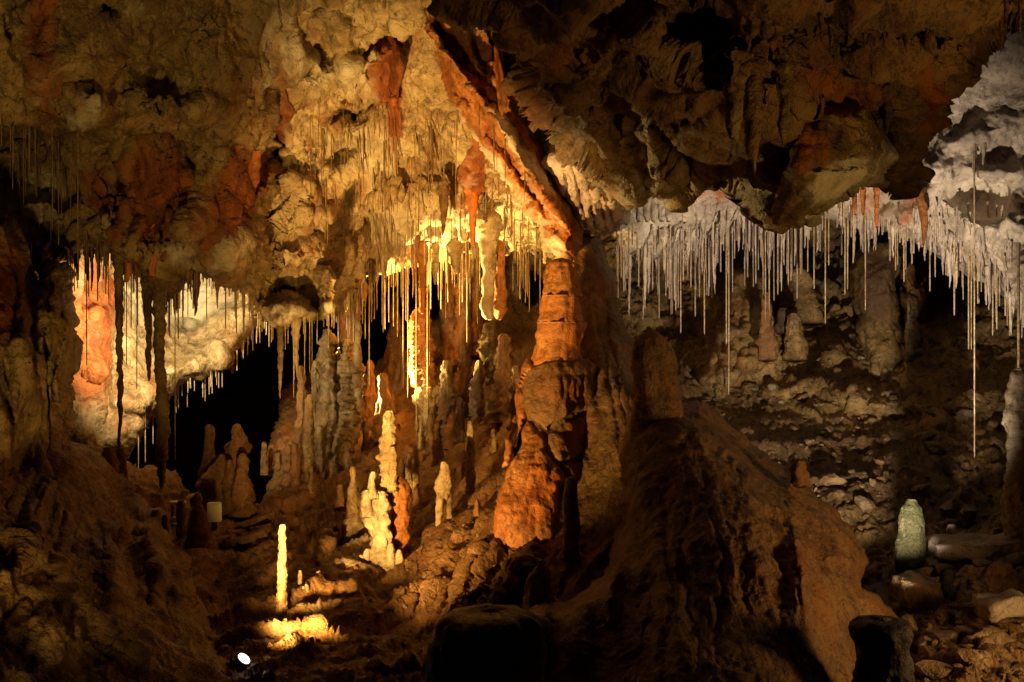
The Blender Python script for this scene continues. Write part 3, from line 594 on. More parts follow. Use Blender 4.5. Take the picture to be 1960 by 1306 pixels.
def stal(px, y0, y1, w0, w1, Y, mat, label, cat="stalagmite", name="stalagmite", mid=None, **kw):
    p = [(px, y0, w0 * 0.55), (px, y0 + 4, w0 * 0.85), (px, y0 + 10, w0)]
    if mid: p += mid
    p += [(px, y1, w1)]
    kw.setdefault('seed', int(px * 7 + y0) % 997)
    group = kw.pop('group', None)
    o = lathe(name, p, Y, mat, **kw)
    return thing(o, label, cat, group)

def sY(px, py, m="floor_slope", off=-0.05): return surf(m, px, py) + off

# central column: stacked drums
col = bpy.data.objects.new("broken_column", None); base = at(1070, 1000, 7.75); col.location = base; C.objects.link(col)
thing(col, "thick orange banded column of cracked drums in the middle of the cave", "column")
def drum(prof, Y, seed, mat=ORANGEFLOW, **kw):
    return lathe("drum", prof, Y, mat, seg=56, lump=0.12, ring=0.012, ringpx=23, wig=0.16, flute=0.05, seed=seed, parent=col, origin=base, **kw)
DY = 8.03
drum([(1072, 498, 18), (1073, 504, 27), (1074, 530, 33), (1076, 562, 37), (1076, 569, 36)], DY, 1, stain=(0.2, 0, 0.3))
drum([(1075, 566, 36), (1075, 570, 38), (1074, 600, 40), (1072, 616, 42), (1072, 622, 40)], DY, 2, stain=(0.3, 0, 0))
drum([(1071, 617, 41), (1070, 622, 43), (1066, 660, 47), (1064, 690, 51), (1064, 704, 45)], DY, 3, stain=(0.35, 0, 0))
DCOL = [(1000, 700, 8.0), (1060, 700, 7.76), (1012, 750, 7.93), (1060, 740, 7.70), (1100, 750, 7.78), (1142, 740, 8.05), (1060, 840, 7.66), (1100, 840, 7.66), (1146, 850, 7.95), (1004, 810, 7.75), (985, 880, 7.52),
        (955, 990, 7.25), (1030, 900, 7.42), (1070, 940, 7.42), (1110, 930, 7.5), (1150, 950, 7.8), (1110, 1010, 7.3), (950, 1080, 7.25), (1040, 1080, 7.05), (1130, 1090, 7.2)]
BLK = [(1.5, 0.05, 'p', 1), (4, 0.03, 'billow', 1.6), (10, 0.014, 'billow', 1.6), (22, 0.006, 'ridge', 2.5)]
def drum_relief(outline, mat, dz=0.0, name="block", roll=0.07, rollpx=7, rag=2, **kw):
    o = mass(name, outline, [(x, y, d + dz * 0.6) for x, y, d in DCOL], mat, step=2.4, seed=33, thick=0.4, roll=roll, rollpx=rollpx, rag=rag, noise=BLK, **kw)
    o.parent = col; o.location = -base
    return o
drum_relief([(1020, 690), (1130, 690), (1146, 740), (1144, 860), (1160, 980), (1140, 1100), (940, 1090), (936, 1010), (960, 920), (985, 860), (1000, 810), (1004, 740)], CLAY, 0.06, "core", 0.3, 16, stains=[(1060, 850, 120, 160, 0, 2, 0.9)])
drum_relief([(1012, 708), (1040, 694), (1100, 690), (1138, 700), (1143, 740), (1140, 784), (1100, 792), (1065, 808), (1046, 826), (1030, 812), (1014, 798), (1008, 745)], CLAY,
     stains=[(1080, 745, 60, 50, 0, 0, 0.5), (1030, 740, 26, 50, 0, 2, 0.3)])
drum_relief([(1143, 789), (1142, 830), (1128, 861), (1100, 880), (1068, 884), (1052, 850), (1049, 832), (1070, 813), (1102, 797)], CLAY, stains=[(1100, 840, 50, 40, 0, 0, 0.5)])
drum_relief([(1010, 802), (1028, 816), (1043, 832), (1048, 868), (1062, 892), (1082, 908), (1070, 940), (1066, 1000), (1060, 1090), (930, 1090), (934, 1030), (944, 990), (962, 920), (985, 862), (1000, 815)], ORANGEFLOW,
     folds=[(1000, 900, 60, 100, 18, 0.006, 30)], stains=[(1010, 900, 60, 100, 10, 2, 0.35), (1030, 920, 40, 60, 0, 0, 0.4)], roll=0.14, rollpx=12)
drum_relief([(1068, 889), (1104, 885), (1131, 866), (1152, 900), (1160, 1000), (1130, 1040), (1080, 1010), (1075, 945), (1088, 912)], CLAY, stains=[(1110, 930, 50, 60, 0, 0, 0.4)])
drum_relief([(1016, 690), (1020, 704), (1004, 745), (1004, 800), (996, 826), (980, 876), (966, 900), (962, 870), (964, 838), (974, 834), (984, 846), (996, 800), (1000, 740)], ORANGEFLOW, -0.06, roll=0.12, rollpx=7)

# thick hanging forms
def hang(px, y0, y1, w0, w1, Y, mat, label, cat="stalactite", name="stalactite", mid=(), **kw):
    kw.setdefault('seed', int(px * 5 + y1) % 991)
    group = kw.pop('group', None)
    o = lathe(name, [(px, y0 - w0 * 0.8, w0 * 0.35), (px, y0 - w0 * 0.3, w0 * 0.8), (px, y0 + 1, w0)] + list(mid) + [(px, y1 - 6, w1), (px, y1, w1 * 0.5)], Y, mat, **kw)
    return thing(o, label, cat, group)

hang(308, 500, 935, 17, 4, 7.9, TAN, "long banded column-like stalactite reaching down to the pale hump", mid=[(306, 560, 12), (305, 700, 9), (309, 720, 10), (311, 850, 11), (311, 890, 9)], ring=0.14, ringpx=19, lump=0.16)
hang(228, 480, 862, 15, 2.5, 7.9, BROWN, "dark stalactite left of the banded one against the bright niche", mid=[(228, 520, 8), (229, 640, 6), (231, 752, 5)], lump=0.2)
hang(285, 510, 730, 11, 2.5, 7.95, BROWN, "short dark tapering stalactite just left of the banded one", mid=[(284, 600, 6), (284, 680, 5)], lump=0.2)
hang(374, 480, 605, 9, 2, 8.1, BROWN, "dark blade stalactite above the right part of the niche", mid=[(375, 540, 6)], lump=0.25)
hang(278, 490, 620, 9, 2, 8.0, BROWN, "short dark stalactite above the brightest part of the niche", mid=[(276, 560, 5)], lump=0.25)
hang(536, 622, 765, 7, 1.5, 8.7, TAN, "rough brown stalactite under the grey hanging rock", mid=[(537, 690, 5)], lump=0.2)
hang(568, 612, 722, 9, 1.5, 8.7, CREAM, "short cream stalactite with a forked tip under the hanging rock", mid=[(566, 650, 6)], lump=0.25)
hang(700, 545, 585, 6, 1.5, 9.8, ORANGEFLOW, "small orange stalactite under the left edge of the straw ceiling", mid=[(699, 565, 4)])
hang(935, 420, 612, 24, 9, 9.9, CREAM, "long pale stalactite streaked orange at the right of the golden ceiling", mid=[(936, 470, 16), (936, 540, 10), (933, 590, 11)], lump=0.2, stain=(0.25, 0.4, 0), flute=0.2)
hang(957, 470, 612, 12, 10, 10.0, ORANGEFLOW, "stout orange block-ended stalactite beside the long pale one", mid=[(957, 520, 9), (958, 560, 13), (956, 600, 14)], lump=0.15, ring=0.05)
hang(808, 470, 600, 10, 6, 10.5, ORANGEFLOW, "orange stalactite hanging down onto the ribbed orange stalagmite", mid=[(809, 540, 7)], lump=0.15)
hang(870, 470, 530, 16, 2, 10.3, CREAM, "cream cone stalactite in the middle of the golden ceiling edge", mid=[(872, 500, 9)], lump=0.2)
hang(833, 470, 545, 8, 3, 10.4, CREAM, "slender cream stalactite between the orange stalactite and the cone", mid=[(833, 520, 6)])
hang(905, 300, 470, 20, 4, 9.4, ORANGEFLOW, "rust coloured drip stalactite on the face of the middle ceiling", mid=[(903, 380, 12), (905, 430, 6)], stain=(0.9, 0, 0), lump=0.2)
hang(848, 350, 450, 12, 3, 9.4, TAN, "narrow brown stalactite on the face of the middle ceiling", mid=[(850, 400, 7)], stain=(0.4, 0, 0))
hang(752, 190, 260, 9, 1.5, 8.25, ORANGEFLOW, "thin rust drip below the dark rust patch", mid=[(753, 215, 4)], stain=(1, 0, 0))
# right overhang drapes
hang(1402, 150, 268, 22, 10, surf("ceiling_overhang", 1402, 180) - 0.03, TAN, "blunt tan stalactite hanging from the right overhang", mid=[(1405, 200, 17), (1404, 255, 11)], lump=0.15)
hang(1442, 150, 310, 20, 8, surf("ceiling_overhang", 1442, 180) - 0.03, BROWN, "long brown stalactite beside the blunt tan one", mid=[(1440, 220, 17), (1438, 290, 12)], lump=0.12, flute=0.12)
hang(1498, 110, 275, 20, 4, surf("ceiling_overhang", 1498, 140) - 0.03, TAN, "tapering tan drapery stalactite left of the hanging block", mid=[(1504, 180, 14), (1500, 230, 9)], lump=0.15, flute=0.15)
hang(1444, 290, 332, 6, 2, surf("ceiling_overhang", 1442, 180) - 0.03, TAN, "small drip at the end of the long brown stalactite", mid=[(1443, 310, 4)])
hang(1698, 120, 260, 16, 3, 6.2, DARK, "dark hanging rock tooth right of the hanging block", mid=[(1700, 190, 12)], lump=0.25)
for x, a, b, w in ((1572, 20, 80, 7), (1590, 40, 105, 6), (1655, 50, 90, 6), (1692, 30, 92, 7), (1735, 30, 100, 16), (1845, 60, 138, 3.5), (1810, 95, 188, 4), (1880, 40, 68, 6), (1900, 40, 66, 5), (1916, 30, 100, 4), (1925, -10, 60, 4), (1952, 0, 65, 4)):
    hang(x, a, b, w, 1.5, surf("ceiling_overhang", x, a + 10) - 0.05, BROWN, "short dark stalactite fringing the top right overhang", group="dark stalactites on the top right overhang", lump=0.2)
hang(1865, 255, 335, 9, 2.5, 8.55, PALEROCK, "small grey stalactite on the smooth right ceiling", mid=[(1864, 280, 6)])
hang(1882, 260, 318, 6, 1.5, 8.55, PALEROCK, "smaller grey stalactite beside the long straw on the right ceiling")
for x, a, b, w, lab in ((1636, 350, 412, 6, "left"), (1652, 350, 412, 6, "middle"), (1678, 355, 436, 6, "right")):
    hang(x, a, b, w, 3, 8.8, ORANGEFLOW, "%s of three short orange stalactites right of the hanging block" % lab, stain=(0.5, 0, 0), group="orange stalactites right of the hanging block")
hang(1768, 330, 470, 14, 3, 9.0, TAN, "curved brown root-like stalactite in the white right ceiling", mid=[(1750, 350, 10), (1765, 390, 8), (1770, 430, 6)], stain=(0.6, 0, 0))
hang(1120, 320, 440, 12, 9, 8.6, PALEROCK, "leftmost of the pale pink stub stalactites beside the ridge", mid=[(1118, 380, 10)], group="pale pink stub stalactites")
hang(1142, 350, 446, 10, 9, 8.7, PALEROCK, "second of the pale pink stub stalactites from the ridge", group="pale pink stub stalactites")
hang(1170, 372, 440, 9, 8, 8.8, PALEROCK, "third of the pale pink stub stalactites from the ridge", group="pale pink stub stalactites", lean=1)
hang(1197, 372, 430, 9, 9, 8.9, PALEROCK, "rightmost of the pale pink stub stalactites by the dark overhang", group="pale pink stub stalactites")
for x in (1223, 1238, 1252, 1266, 1280): hang(x, 370, 425, 8, 6, 9.2, PALEROCK, "pale pink stub in the row under the right overhang", group="pale pink stubs under the overhang", lump=0.15)

random.seed(11)
def drips(m, x0, x1, n, lens, wr, mat, label, group, up=20, stains=((0, 0, 0),)):
    for _ in range(n):
        px = random.uniform(x0, x1); e = low_edge(m, px)
        if e is None: continue
        y0 = e - random.uniform(6, up); L = random.uniform(*lens); w = random.uniform(*wr)
        hang(px, y0, y0 + L, w, 1.1, surf(m, px, y0) + 0.04, mat, label, group=group, mid=[(px + random.uniform(-1.5, 1.5), y0 + L * 0.35, w * random.uniform(0.35, 0.6)), (px + random.uniform(-2, 2), y0 + L * 0.7, w * random.uniform(0.2, 0.35))], lump=0.25, seg=12, stain=random.choice(stains))
drips("ceiling_right", 1190, 1580, 34, (40, 130), (4, 9), PALEROCK, "tapering pale stalactite among the straws of the right ceiling", "tapering stalactites of the right ceiling", 50, ((0, 0, 0), (0.3, 0, 0.2), (0, 0.4, 0)))
drips("ceiling_right", 1600, 1960, 26, (25, 90), (5, 11), PALEROCK, "tapering white stalactite fringing the far right ceiling", "tapering stalactites of the far right ceiling", 40, ((0, 0, 0), (0, 0.5, 0), (0.2, 0, 0)))
drips("ceiling_middle", 650, 1030, 30, (30, 110), (4, 10), CREAM, "tapering golden stalactite among the straws of the middle ceiling", "tapering stalactites of the middle ceiling", 36, ((0, 0, 0), (0.5, 0, 0), (0, 0.5, 0)))
drips("ceiling_left", 140, 490, 26, (20, 80), (4, 9), TAN, "short brown stalactite along the arch over the white niche", "short stalactites over the white niche", 20, ((0, 0, 0), (0.6, 0, 0)))
# red folds on the left ceiling
for i, (pts, lab) in enumerate((([(270, 300, 10), (262, 360, 13), (255, 420, 12), (246, 500, 8), (242, 540, 3)], "leftmost of the rust red flowstone folds above the bright niche"),
        ([(310, 300, 10), (306, 360, 14), (300, 430, 13), (292, 490, 10), (288, 530, 4)], "second rust red flowstone fold from the left above the niche"),
        ([(345, 320, 9), (340, 370, 12), (328, 420, 12), (318, 470, 9), (312, 500, 4)], "third rust red flowstone fold from the left above the niche"),
        ([(450, 280, 14), (440, 340, 16), (425, 390, 15), (405, 440, 11), (392, 478, 4)], "broad rust red flowstone fold slanting left above the niche"),
        ([(488, 290, 13), (478, 350, 15), (462, 400, 13), (450, 440, 8), (445, 470, 3)], "rightmost of the rust red flowstone folds above the niche"))):
    Yf = surf("ceiling_left", pts[2][0], pts[2][1]) + 0.02
    o = lathe("flowstone_fold", pts, Yf, ORANGEFLOW, seed=40 + i, lump=0.2, flat=0.45, stain=(0.75, 0, 0.45), seg=24)
    thing(o, lab, "flowstone", "rust red flowstone folds")

# stalagmites: a root Empty per compound formation, its stems as parts
def root_at(name, label, cat, px, py, Y, group=None):
    e = bpy.data.objects.new(name, None); e.location = at(px, py, Y); C.objects.link(e); e["Y"] = Y
    return thing(e, label, cat, group)

def stem(root, name, px, y0, y1, w0, w1, mat, dY=0.0, mid=None, **kw):
    p = [(px, y0, w0 * 0.5), (px, y0 + w0 * 0.35, w0 * 0.82), (px, y0 + w0 * 0.9, w0)] + list(mid or []) + [(px, y1, w1)]
    kw.setdefault('seed', int(px * 7 + y0) % 997)
    return lathe(name, p, root["Y"] + dY, mat, parent=root, origin=Vector(root.location), **kw)

def fY(px, py, m="floor_slope"): return surf(m, px, py) + 0.02

def stalF(px, y0, y1, w0, w1, mat, label, m="floor_slope", **kw):
    return stal(px, y0, y1 + 8, w0, w1, fY(px, y1, m), mat, label, **kw)

stalF(540, 1004, 1182, 6, 9, CANDLE, "tall thin candle stalagmite lit white beside the floodlight", mid=[(540, 1060, 7), (540, 1120, 9)], ring=0.13, ringpx=13, lump=0.16, wig=0.2)
stalF(574, 1092, 1142, 4, 6, CANDLE, "little thin stalagmite right of the tall candle", ring=0.1, ringpx=9)
stalF(587, 1118, 1148, 4.5, 7, CANDLE, "tiny stub stalagmite nearest to the overexposed patch")
stalF(676, 893, 1025, 6, 24, TAN, "grey stalagmite with a knobbed tip left of the bright stump", mid=[(676, 915, 5), (677, 935, 9), (680, 970, 15)], lump=0.22, stain=(0, 0.2, 0))

Ys = fY(728, 1085)
R = root_at("stalagmite_stump", "broad brightly lit stump with a narrow waist and knobbly golden stems on top", "stalagmite", 728, 1090, Ys)
stem(R, "trunk", 722, 940, 1098, 22, 34, WHITE, -0.04, mid=[(716, 962, 26), (722, 1000, 23), (730, 1030, 17), (730, 1052, 22), (720, 1080, 36)], lump=0.30, flute=0.22, seg=36, wig=0.15)
stem(R, "back_trunk", 756, 912, 1060, 20, 28, ORANGEFLOW, 0.10, mid=[(758, 960, 24), (760, 1010, 22)], lump=0.16, seg=28, stain=(0.3, 0, 0.3))
stem(R, "knob", 714, 903, 955, 6, 11, WHITE, -0.08, lump=0.35, mid=[(711, 925, 7)])
stem(R, "knob", 702, 938, 990, 7, 13, WHITE, -0.10, lump=0.3)
stem(R, "stem", 743, 786, 940, 8, 15, CREAM, 0.06, mid=[(744, 830, 11), (741, 870, 14)], lump=0.36, ring=0.10, ringpx=15, seg=28)
stem(R, "stem", 752, 855, 940, 6, 9, CREAM, 0.0, lump=0.3, ring=0.08)
for x, y0, y1, w in ((690, 1062, 1105, 10), (704, 1050, 1100, 12), (748, 1040, 1085, 12), (672, 1075, 1112, 9), (764, 1052, 1080, 10)):
    stem(R, "foot_lobe", x, y0, y1, w * 0.5, w, WHITE, -0.12, lump=0.35)

stalF(783, 866, 958, 4, 15, CREAM, "left of two slim golden stalagmites right of the knobbly one", mid=[(782, 900, 6), (780, 930, 9)], lump=0.32)
stalF(797, 862, 955, 4.5, 13, CREAM, "right of two slim golden stalagmites right of the knobbly one", mid=[(797, 900, 5), (794, 930, 8)], lump=0.28)
Yc = fY(850, 1025)
R = root_at("stalagmite_club", "bulbous club stalagmite standing on two thin legs", "stalagmite", 850, 1030, Yc)
stem(R, "club", 850, 884, 956, 6, 8, CREAM, 0, mid=[(853, 905, 9), (846, 926, 15), (848, 942, 13)], lump=0.3, seg=26)
stem(R, "leg", 841, 946, 1034, 7, 6, CREAM, -0.03, ring=0.08, ringpx=14)
stem(R, "leg", 860, 944, 1018, 5, 6, TAN, 0.03, ring=0.08, ringpx=14)
stalF(899, 806, 962, 5, 8, CANDLE, "slim straight candle stalagmite left of the orange column", mid=[(900, 850, 8), (901, 910, 8)], ring=0.1, ringpx=9, lump=0.16, wig=0.22)
stalF(914, 955, 1005, 5, 16, CLAY, "short hooked orange stalagmite at the foot of the slim candle", lump=0.3)

Yf = fY(640, 900)
R = root_at("stalagmite_cluster", "tall fluted grey stalagmite cluster of tiered posts left of the dark gap", "stalagmite", 640, 920, Yf)
o = mass("body", [(603, 800), (608, 760), (614, 720), (616, 660), (621, 634), (630, 632), (638, 645), (640, 690), (643, 712), (650, 690), (656, 664), (664, 655), (672, 668), (676, 690), (690, 700), (693, 760), (689, 800), (682, 850), (674, 880), (668, 930), (640, 935), (600, 930), (594, 880)],
     [(628, 640, Yf + 0.02), (628, 760, Yf - 0.05), (664, 665, Yf + 0.05), (668, 760, Yf - 0.14), (690, 760, Yf + 0.15), (600, 860, Yf + 0.02), (640, 860, Yf - 0.18), (672, 850, Yf - 0.12), (640, 925, Yf - 0.15)], TAN, step=2.2, seed=36, roll=0.3, rollpx=13, rag=2.5, thick=0.25, warp=8,
     noise=[(2, 0.04, 'p', 1), (5, 0.05, 'billow', 0.6), (11, 0.025, 'billow', 0.6), (22, 0.008, 'p', 1)],
     bumps=[(644, 740, 4, 60, 0, -0.12), (640, 850, 5, 60, 4, -0.10), (615, 850, 10, 60, 3, 0.06), (655, 870, 9, 50, -4, 0.08), (664, 820, 26, 6, 0, -0.08)],
     folds=[(668, 760, 90, 26, 90, 0.035, 12)], stains=[(650, 760, 60, 160, 0, 1, 0.3), (650, 880, 50, 50, 0, 0, 0.25)])
o.parent = R; o.location = -Vector(R.location)
stem(R, "post", 684, 608, 790, 5, 9, TAN, 0.05, mid=[(684, 640, 7), (683, 720, 8)], ring=0.04, stain=(0, 0.25, 0))
stem(R, "post", 612, 815, 945, 6, 15, TAN, -0.14, lump=0.3, stain=(0, 0.25, 0))
stem(R, "post", 662, 845, 935, 7, 12, TAN, -0.22, lump=0.3, stain=(0, 0.3, 0))
for i, (x, y0, y1, w0, w1, Y, lab) in enumerate(((665, 530, 720, 16, 22, 11.9, "dim orange column behind the fluted cluster"), (862, 470, 700, 9, 16, 12.2, "leftmost dim brown column behind the golden straws"), (886, 480, 690, 12, 17, 12.0, "middle dim brown column behind the golden straws"), (912, 470, 680, 8, 14, 12.1, "rightmost dim brown column behind the golden straws"))):
    stal(x, y0, y1, w0, w1, Y, CLAY, lab, cat="column", name="column", lump=0.25, ring=0.06, ringpx=34, seg=28, stain=(0.4, 0, 0.3))
stalF(592, 755, 930, 6, 18, TAN, "slender grey stalagmite left of the fluted cluster", mid=[(591, 800, 9), (590, 860, 12)], lump=0.22, stain=(0, 0.2, 0))
for x, a, b, w0, w1, mt, lab in ((576, 700, 905, 6, 17, CLAY, "tall ragged brown stalagmite at the left rim of the slope by the void"), (605, 690, 880, 6, 16, TAN, "tall ragged stalagmite just left of the fluted cluster"), (708, 690, 825, 6, 17, CLAY, "ragged brown stalagmite just right of the fluted cluster"),
        (731, 715, 845, 7, 24, CLAY, "ragged brown stalagmite left of the orange ribbed one"), (856, 690, 845, 9, 22, TAN, "ragged stalagmite right of the orange ribbed one"), (886, 655, 800, 8, 20, CLAY, "tall ragged brown stalagmite left of the broken white top"),
        (964, 640, 800, 10, 34, CLAY, "ragged brown stalagmite right of the broken white top"), (990, 700, 860, 8, 30, CLAY, "dim ragged brown stalagmite left of the column shaft")):
    stalF(x, a, b, w0, w1, mt, lab, lump=0.34, flute=0.22, ring=0.06, ringpx=17, seg=28, mid=[(x + 2, a + (b - a) * 0.4, w0 * 1.3), (x - 2, a + (b - a) * 0.7, w0 * 1.5)], stain=(0.2, 0.15, 0.2))
stalF(700, 806, 860, 6, 8, TAN, "small blunt stalagmite on the slope right of the fluted cluster")
Yo = fY(812, 830)
R = root_at("orange_stalagmite", "bright orange ribbed stalagmite on a pale golden base under the golden ceiling", "stalagmite", 812, 840, Yo)
stem(R, "ribbed_top", 808, 588, 740, 12, 22, ORANGEFLOW, 0.0, mid=[(806, 620, 18), (806, 690, 22)], ring=0.13, ringpx=9, lump=0.2, flute=0.12, seg=36)
stem(R, "base", 813, 715, 848, 14, 18, CREAM, 0.0, mid=[(813, 780, 20)], lump=0.26, flute=0.2, seg=28)
stem(R, "slab", 832, 735, 850, 10, 16, CREAM, 0.05, lump=0.3, flute=0.25)
stal(757, 560, 860, 6, 95, 12.9, CLAY, "dim tall flaring stalagmite cone far back in the dark passage", mid=[(757, 610, 10), (757, 680, 15), (752, 720, 26), (746, 760, 48)], lump=0.3, flute=0.3, seg=44, stain=(0, 0, 0.4))
Yb = fY(925, 795)
R = root_at("broken_stalagmite", "broken white stalagmite top leaning over a golden shard on the slope", "stalagmite", 920, 800, Yb)
stem(R, "top", 936, 618, 720, 10, 16, TAN, 0.12, mid=[(938, 645, 18), (932, 690, 14)], lump=0.4, seg=28)
stem(R, "shard", 918, 690, 806, 9, 14, CREAM, 0.0, mid=[(913, 740, 12)], lump=0.3, flute=0.2)
stem(R, "dark_spike", 920, 705, 800, 4, 6, BROWN, -0.10, lump=0.3)
stalF(880, 760, 845, 6, 12, BROWN, "dark stalagmite left of the golden shard on the slope", lump=0.25)
stalF(868, 790, 850, 8, 22, ORANGEFLOW, "glowing orange rib stalagmite behind the dark one", lump=0.25)
stalF(823, 792, 865, 6, 8, BROWN, "small dark post stalagmite before the pale base", lump=0.2)
stal(1093, 914, 1068, 12, 15, 6.75, CLAY, "smooth rounded stalagmite in front of the orange column base", mid=[(1092, 960, 14), (1094, 1010, 15)], lump=0.1, seg=28, wig=0.15, stain=(0.3, 0, 0))
stal(1035, 1072, 1220, 8, 40, 5.9, CLAY, "dark pointed stalagmite below the column base", mid=[(1035, 1100, 22)], lump=0.2)
Yd = 8.75
R = root_at("stalagmite_group", "brown stalagmite group with two tall heads before the black void", "stalagmite", 425, 985, Yd)
stem(R, "tall_head", 400, 814, 950, 9, 18, CLAY, 0.1, mid=[(402, 832, 9), (399, 850, 8), (399, 890, 12)], lump=0.22, seg=26)
stem(R, "tall_head", 453, 812, 990, 9, 36, CLAY, 0.1, mid=[(455, 840, 15), (450, 890, 24)], lump=0.26, seg=32)
stem(R, "hump", 423, 870, 1000, 9, 44, TAN, -0.02, mid=[(420, 910, 24), (415, 950, 36)], lump=0.3, seg=32, stain=(0.2, 0, 0.3))
stem(R, "hump", 463, 868, 985, 7, 26, CLAY, -0.12, mid=[(464, 885, 9), (464, 920, 16)], lump=0.3, seg=26)
stem(R, "hump", 440, 880, 985, 6, 20, CLAY, -0.12, lump=0.3)
stal(378, 944, 1050, 8, 24, 7.9, CLAY, "brown bottle-shaped stalagmite left of the pale plate", mid=[(378, 965, 7), (378, 990, 17)], lump=0.12)
stal(346, 958, 1030, 8, 9, 7.8, CLAY, "small brown post stalagmite left of the bottle-shaped one", lump=0.18)
stal(298, 976, 1030, 9, 12, 7.5, CLAY, "dark stub stalagmite on the left slope crest", lump=0.2)
stal(316, 985, 1040, 6, 9, 7.5, CLAY, "thin dark stub right of the crest stub", lump=0.2)
stal(208, 856, 925, 9, 24, 7.7, CLAY, "squat rust brown stalagmite atop the left mound", mid=[(207, 885, 16)], lump=0.15, stain=(0.3, 0, 0.2))
stal(231, 858, 925, 7, 14, 7.8, CLAY, "round-topped stub stalagmite beside the squat one on the left mound", lump=0.15)
stal(76, 838, 930, 4, 26, 6.4, BROWN, "small pointed brown stalagmite at the foot of the left drapery", mid=[(76, 870, 10)])
for x, a, b, w, lab in ((506, 846, 905, 5, "leftmost small orange stalagmite of the row right of the brown group"), (519, 850, 905, 6, "second small orange stalagmite of the row right of the brown group"), (533, 866, 915, 6, "third small orange stalagmite of the row right of the brown group"),
        (551, 852, 945, 7, "tall left twin of the orange row right of the brown group"), (566, 850, 945, 7, "tall right twin of the orange row right of the brown group"), (548, 905, 950, 9, "squat orange stalagmite in front of the orange twins"), (574, 846, 930, 4, "thin orange stalagmite right of the orange twins")):
    stalF(x, a, b - 4, w, w * 1.6, CLAY, lab, group="small orange stalagmites", lump=0.25)
random.seed(21)
for i in range(34):
    x = random.uniform(570, 960); y = random.uniform(790, 990) if x < 800 else random.uniform(760, 960)
    h = random.uniform(14, 62); w = random.uniform(3, 7)
    stalF(x, y - h, y, w, w * random.uniform(1.3, 2.2), random.choice((CLAY, CLAY, TAN, CREAM)), "small stalagmite stub scattered on the steep clay slope", group="small stubs on the clay slope", lump=0.28, ring=0.05, seg=14)
stal(1745, 955, 1098, 12, 30, 7.75, GREEN, "pale green tinted stalagmite standing alone on the right rubble", mid=[(1745, 968, 19), (1745, 990, 24), (1742, 1040, 28)], lump=0.1, seg=36, wig=0.1)
stal(1812, 1088, 1145, 10, 20, 7.1, GREEN, "small green tinted stump right of the green stalagmite", lump=0.2)
stal(1950, 706, 1050, 14, 26, 7.7, WHITE, "pale stalagmite column cut off by the right picture edge", mid=[(1948, 760, 22), (1952, 880, 20)], lump=0.18, ring=0.05, ringpx=26, seg=32)
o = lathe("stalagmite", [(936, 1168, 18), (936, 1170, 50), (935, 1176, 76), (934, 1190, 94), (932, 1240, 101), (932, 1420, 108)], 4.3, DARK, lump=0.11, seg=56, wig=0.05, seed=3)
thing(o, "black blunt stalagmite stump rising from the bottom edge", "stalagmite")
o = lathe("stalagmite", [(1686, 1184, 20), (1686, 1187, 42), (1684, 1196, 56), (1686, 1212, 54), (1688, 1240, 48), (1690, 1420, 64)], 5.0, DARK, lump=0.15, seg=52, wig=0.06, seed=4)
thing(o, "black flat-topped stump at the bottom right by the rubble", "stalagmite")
CR = [(1.2, 0.08, 'p', 1), (3, 0.07, 'ridge', 2), (7, 0.03, 'billow', 2), (15, 0.012, 'p', 1)]
thing(mass("column", [(1636, 520), (1652, 482), (1676, 460), (1708, 458), (1716, 490), (1717, 560), (1723, 640), (1718, 700), (1719, 785), (1700, 760), (1688, 742), (1668, 715), (1662, 680), (1650, 650), (1655, 600), (1642, 565)],
     [(1650, 500, 12.0), (1700, 470, 11.9), (1690, 560, 11.5), (1715, 600, 11.7), (1655, 640, 11.8), (1700, 760, 11.1)], TAN, step=2.5, seed=41, roll=0.35, rollpx=16, rag=3, thick=0.4, noise=CR, warp=6,
     folds=[(1690, 700, 40, 80, -8, 0.04, 16)], stains=[(1680, 540, 40, 90, 0, 2, 0.9), (1690, 720, 30, 50, 0, 1, 0.3)]), "dark grey wide slab column in the right back wall", "column")
thing(mass("column", [(1726, 512), (1738, 500), (1752, 502), (1756, 540), (1768, 530), (1778, 548), (1778, 600), (1782, 660), (1790, 720), (1796, 790), (1760, 800), (1728, 795), (1724, 700), (1722, 640), (1728, 590)],
     [(1740, 510, 11.7), (1770, 560, 11.7), (1750, 600, 11.4), (1728, 640, 11.5), (1755, 720, 11.0), (1785, 720, 11.3), (1760, 795, 10.9)], TAN, step=2.5, seed=42, roll=0.3, rollpx=14, rag=3, thick=0.4, noise=CR, warp=6,
     bumps=[(1775, 650, 5, 50, 10, -0.1), (1760, 690, 30, 4, -20, -0.1)], stains=[(1745, 620, 24, 130, 0, 1, 0.35), (1742, 550, 16, 40, 0, 0, 0.6)]), "peach coloured column right of the dark slab column", "column")
thing(mass("flowstone_cone", [(1402, 520), (1440, 515), (1470, 530), (1482, 600), (1488, 650), (1510, 700), (1460, 700), (1430, 712), (1398, 738), (1340, 730), (1368, 670), (1388, 600), (1392, 550)],
     [(1430, 530, 12.4), (1430, 600, 11.9), (1470, 620, 12.0), (1390, 640, 11.9), (1430, 690, 11.3), (1360, 720, 11.2), (1490, 690, 11.5)], TAN, step=2.5, seed=43, roll=0.35, rollpx=18, rag=3, thick=0.4, noise=CR, warp=6,
     folds=[(1425, 650, 60, 80, 10, 0.05, 22)], stains=[(1430, 640, 60, 60, 0, 1, 0.3), (1410, 690, 60, 40, 0, 0, 0.4)]), "wide fan-shaped flowstone cone on the right back slope", "flowstone cone")
stal(1467, 560, 690, 8, 22, 11.4, CLAY, "narrow orange flowstone stripe right of the fan-shaped cone", cat="flowstone", name="flowstone_stripe", stain=(0.2, 0, 0), lump=0.25)
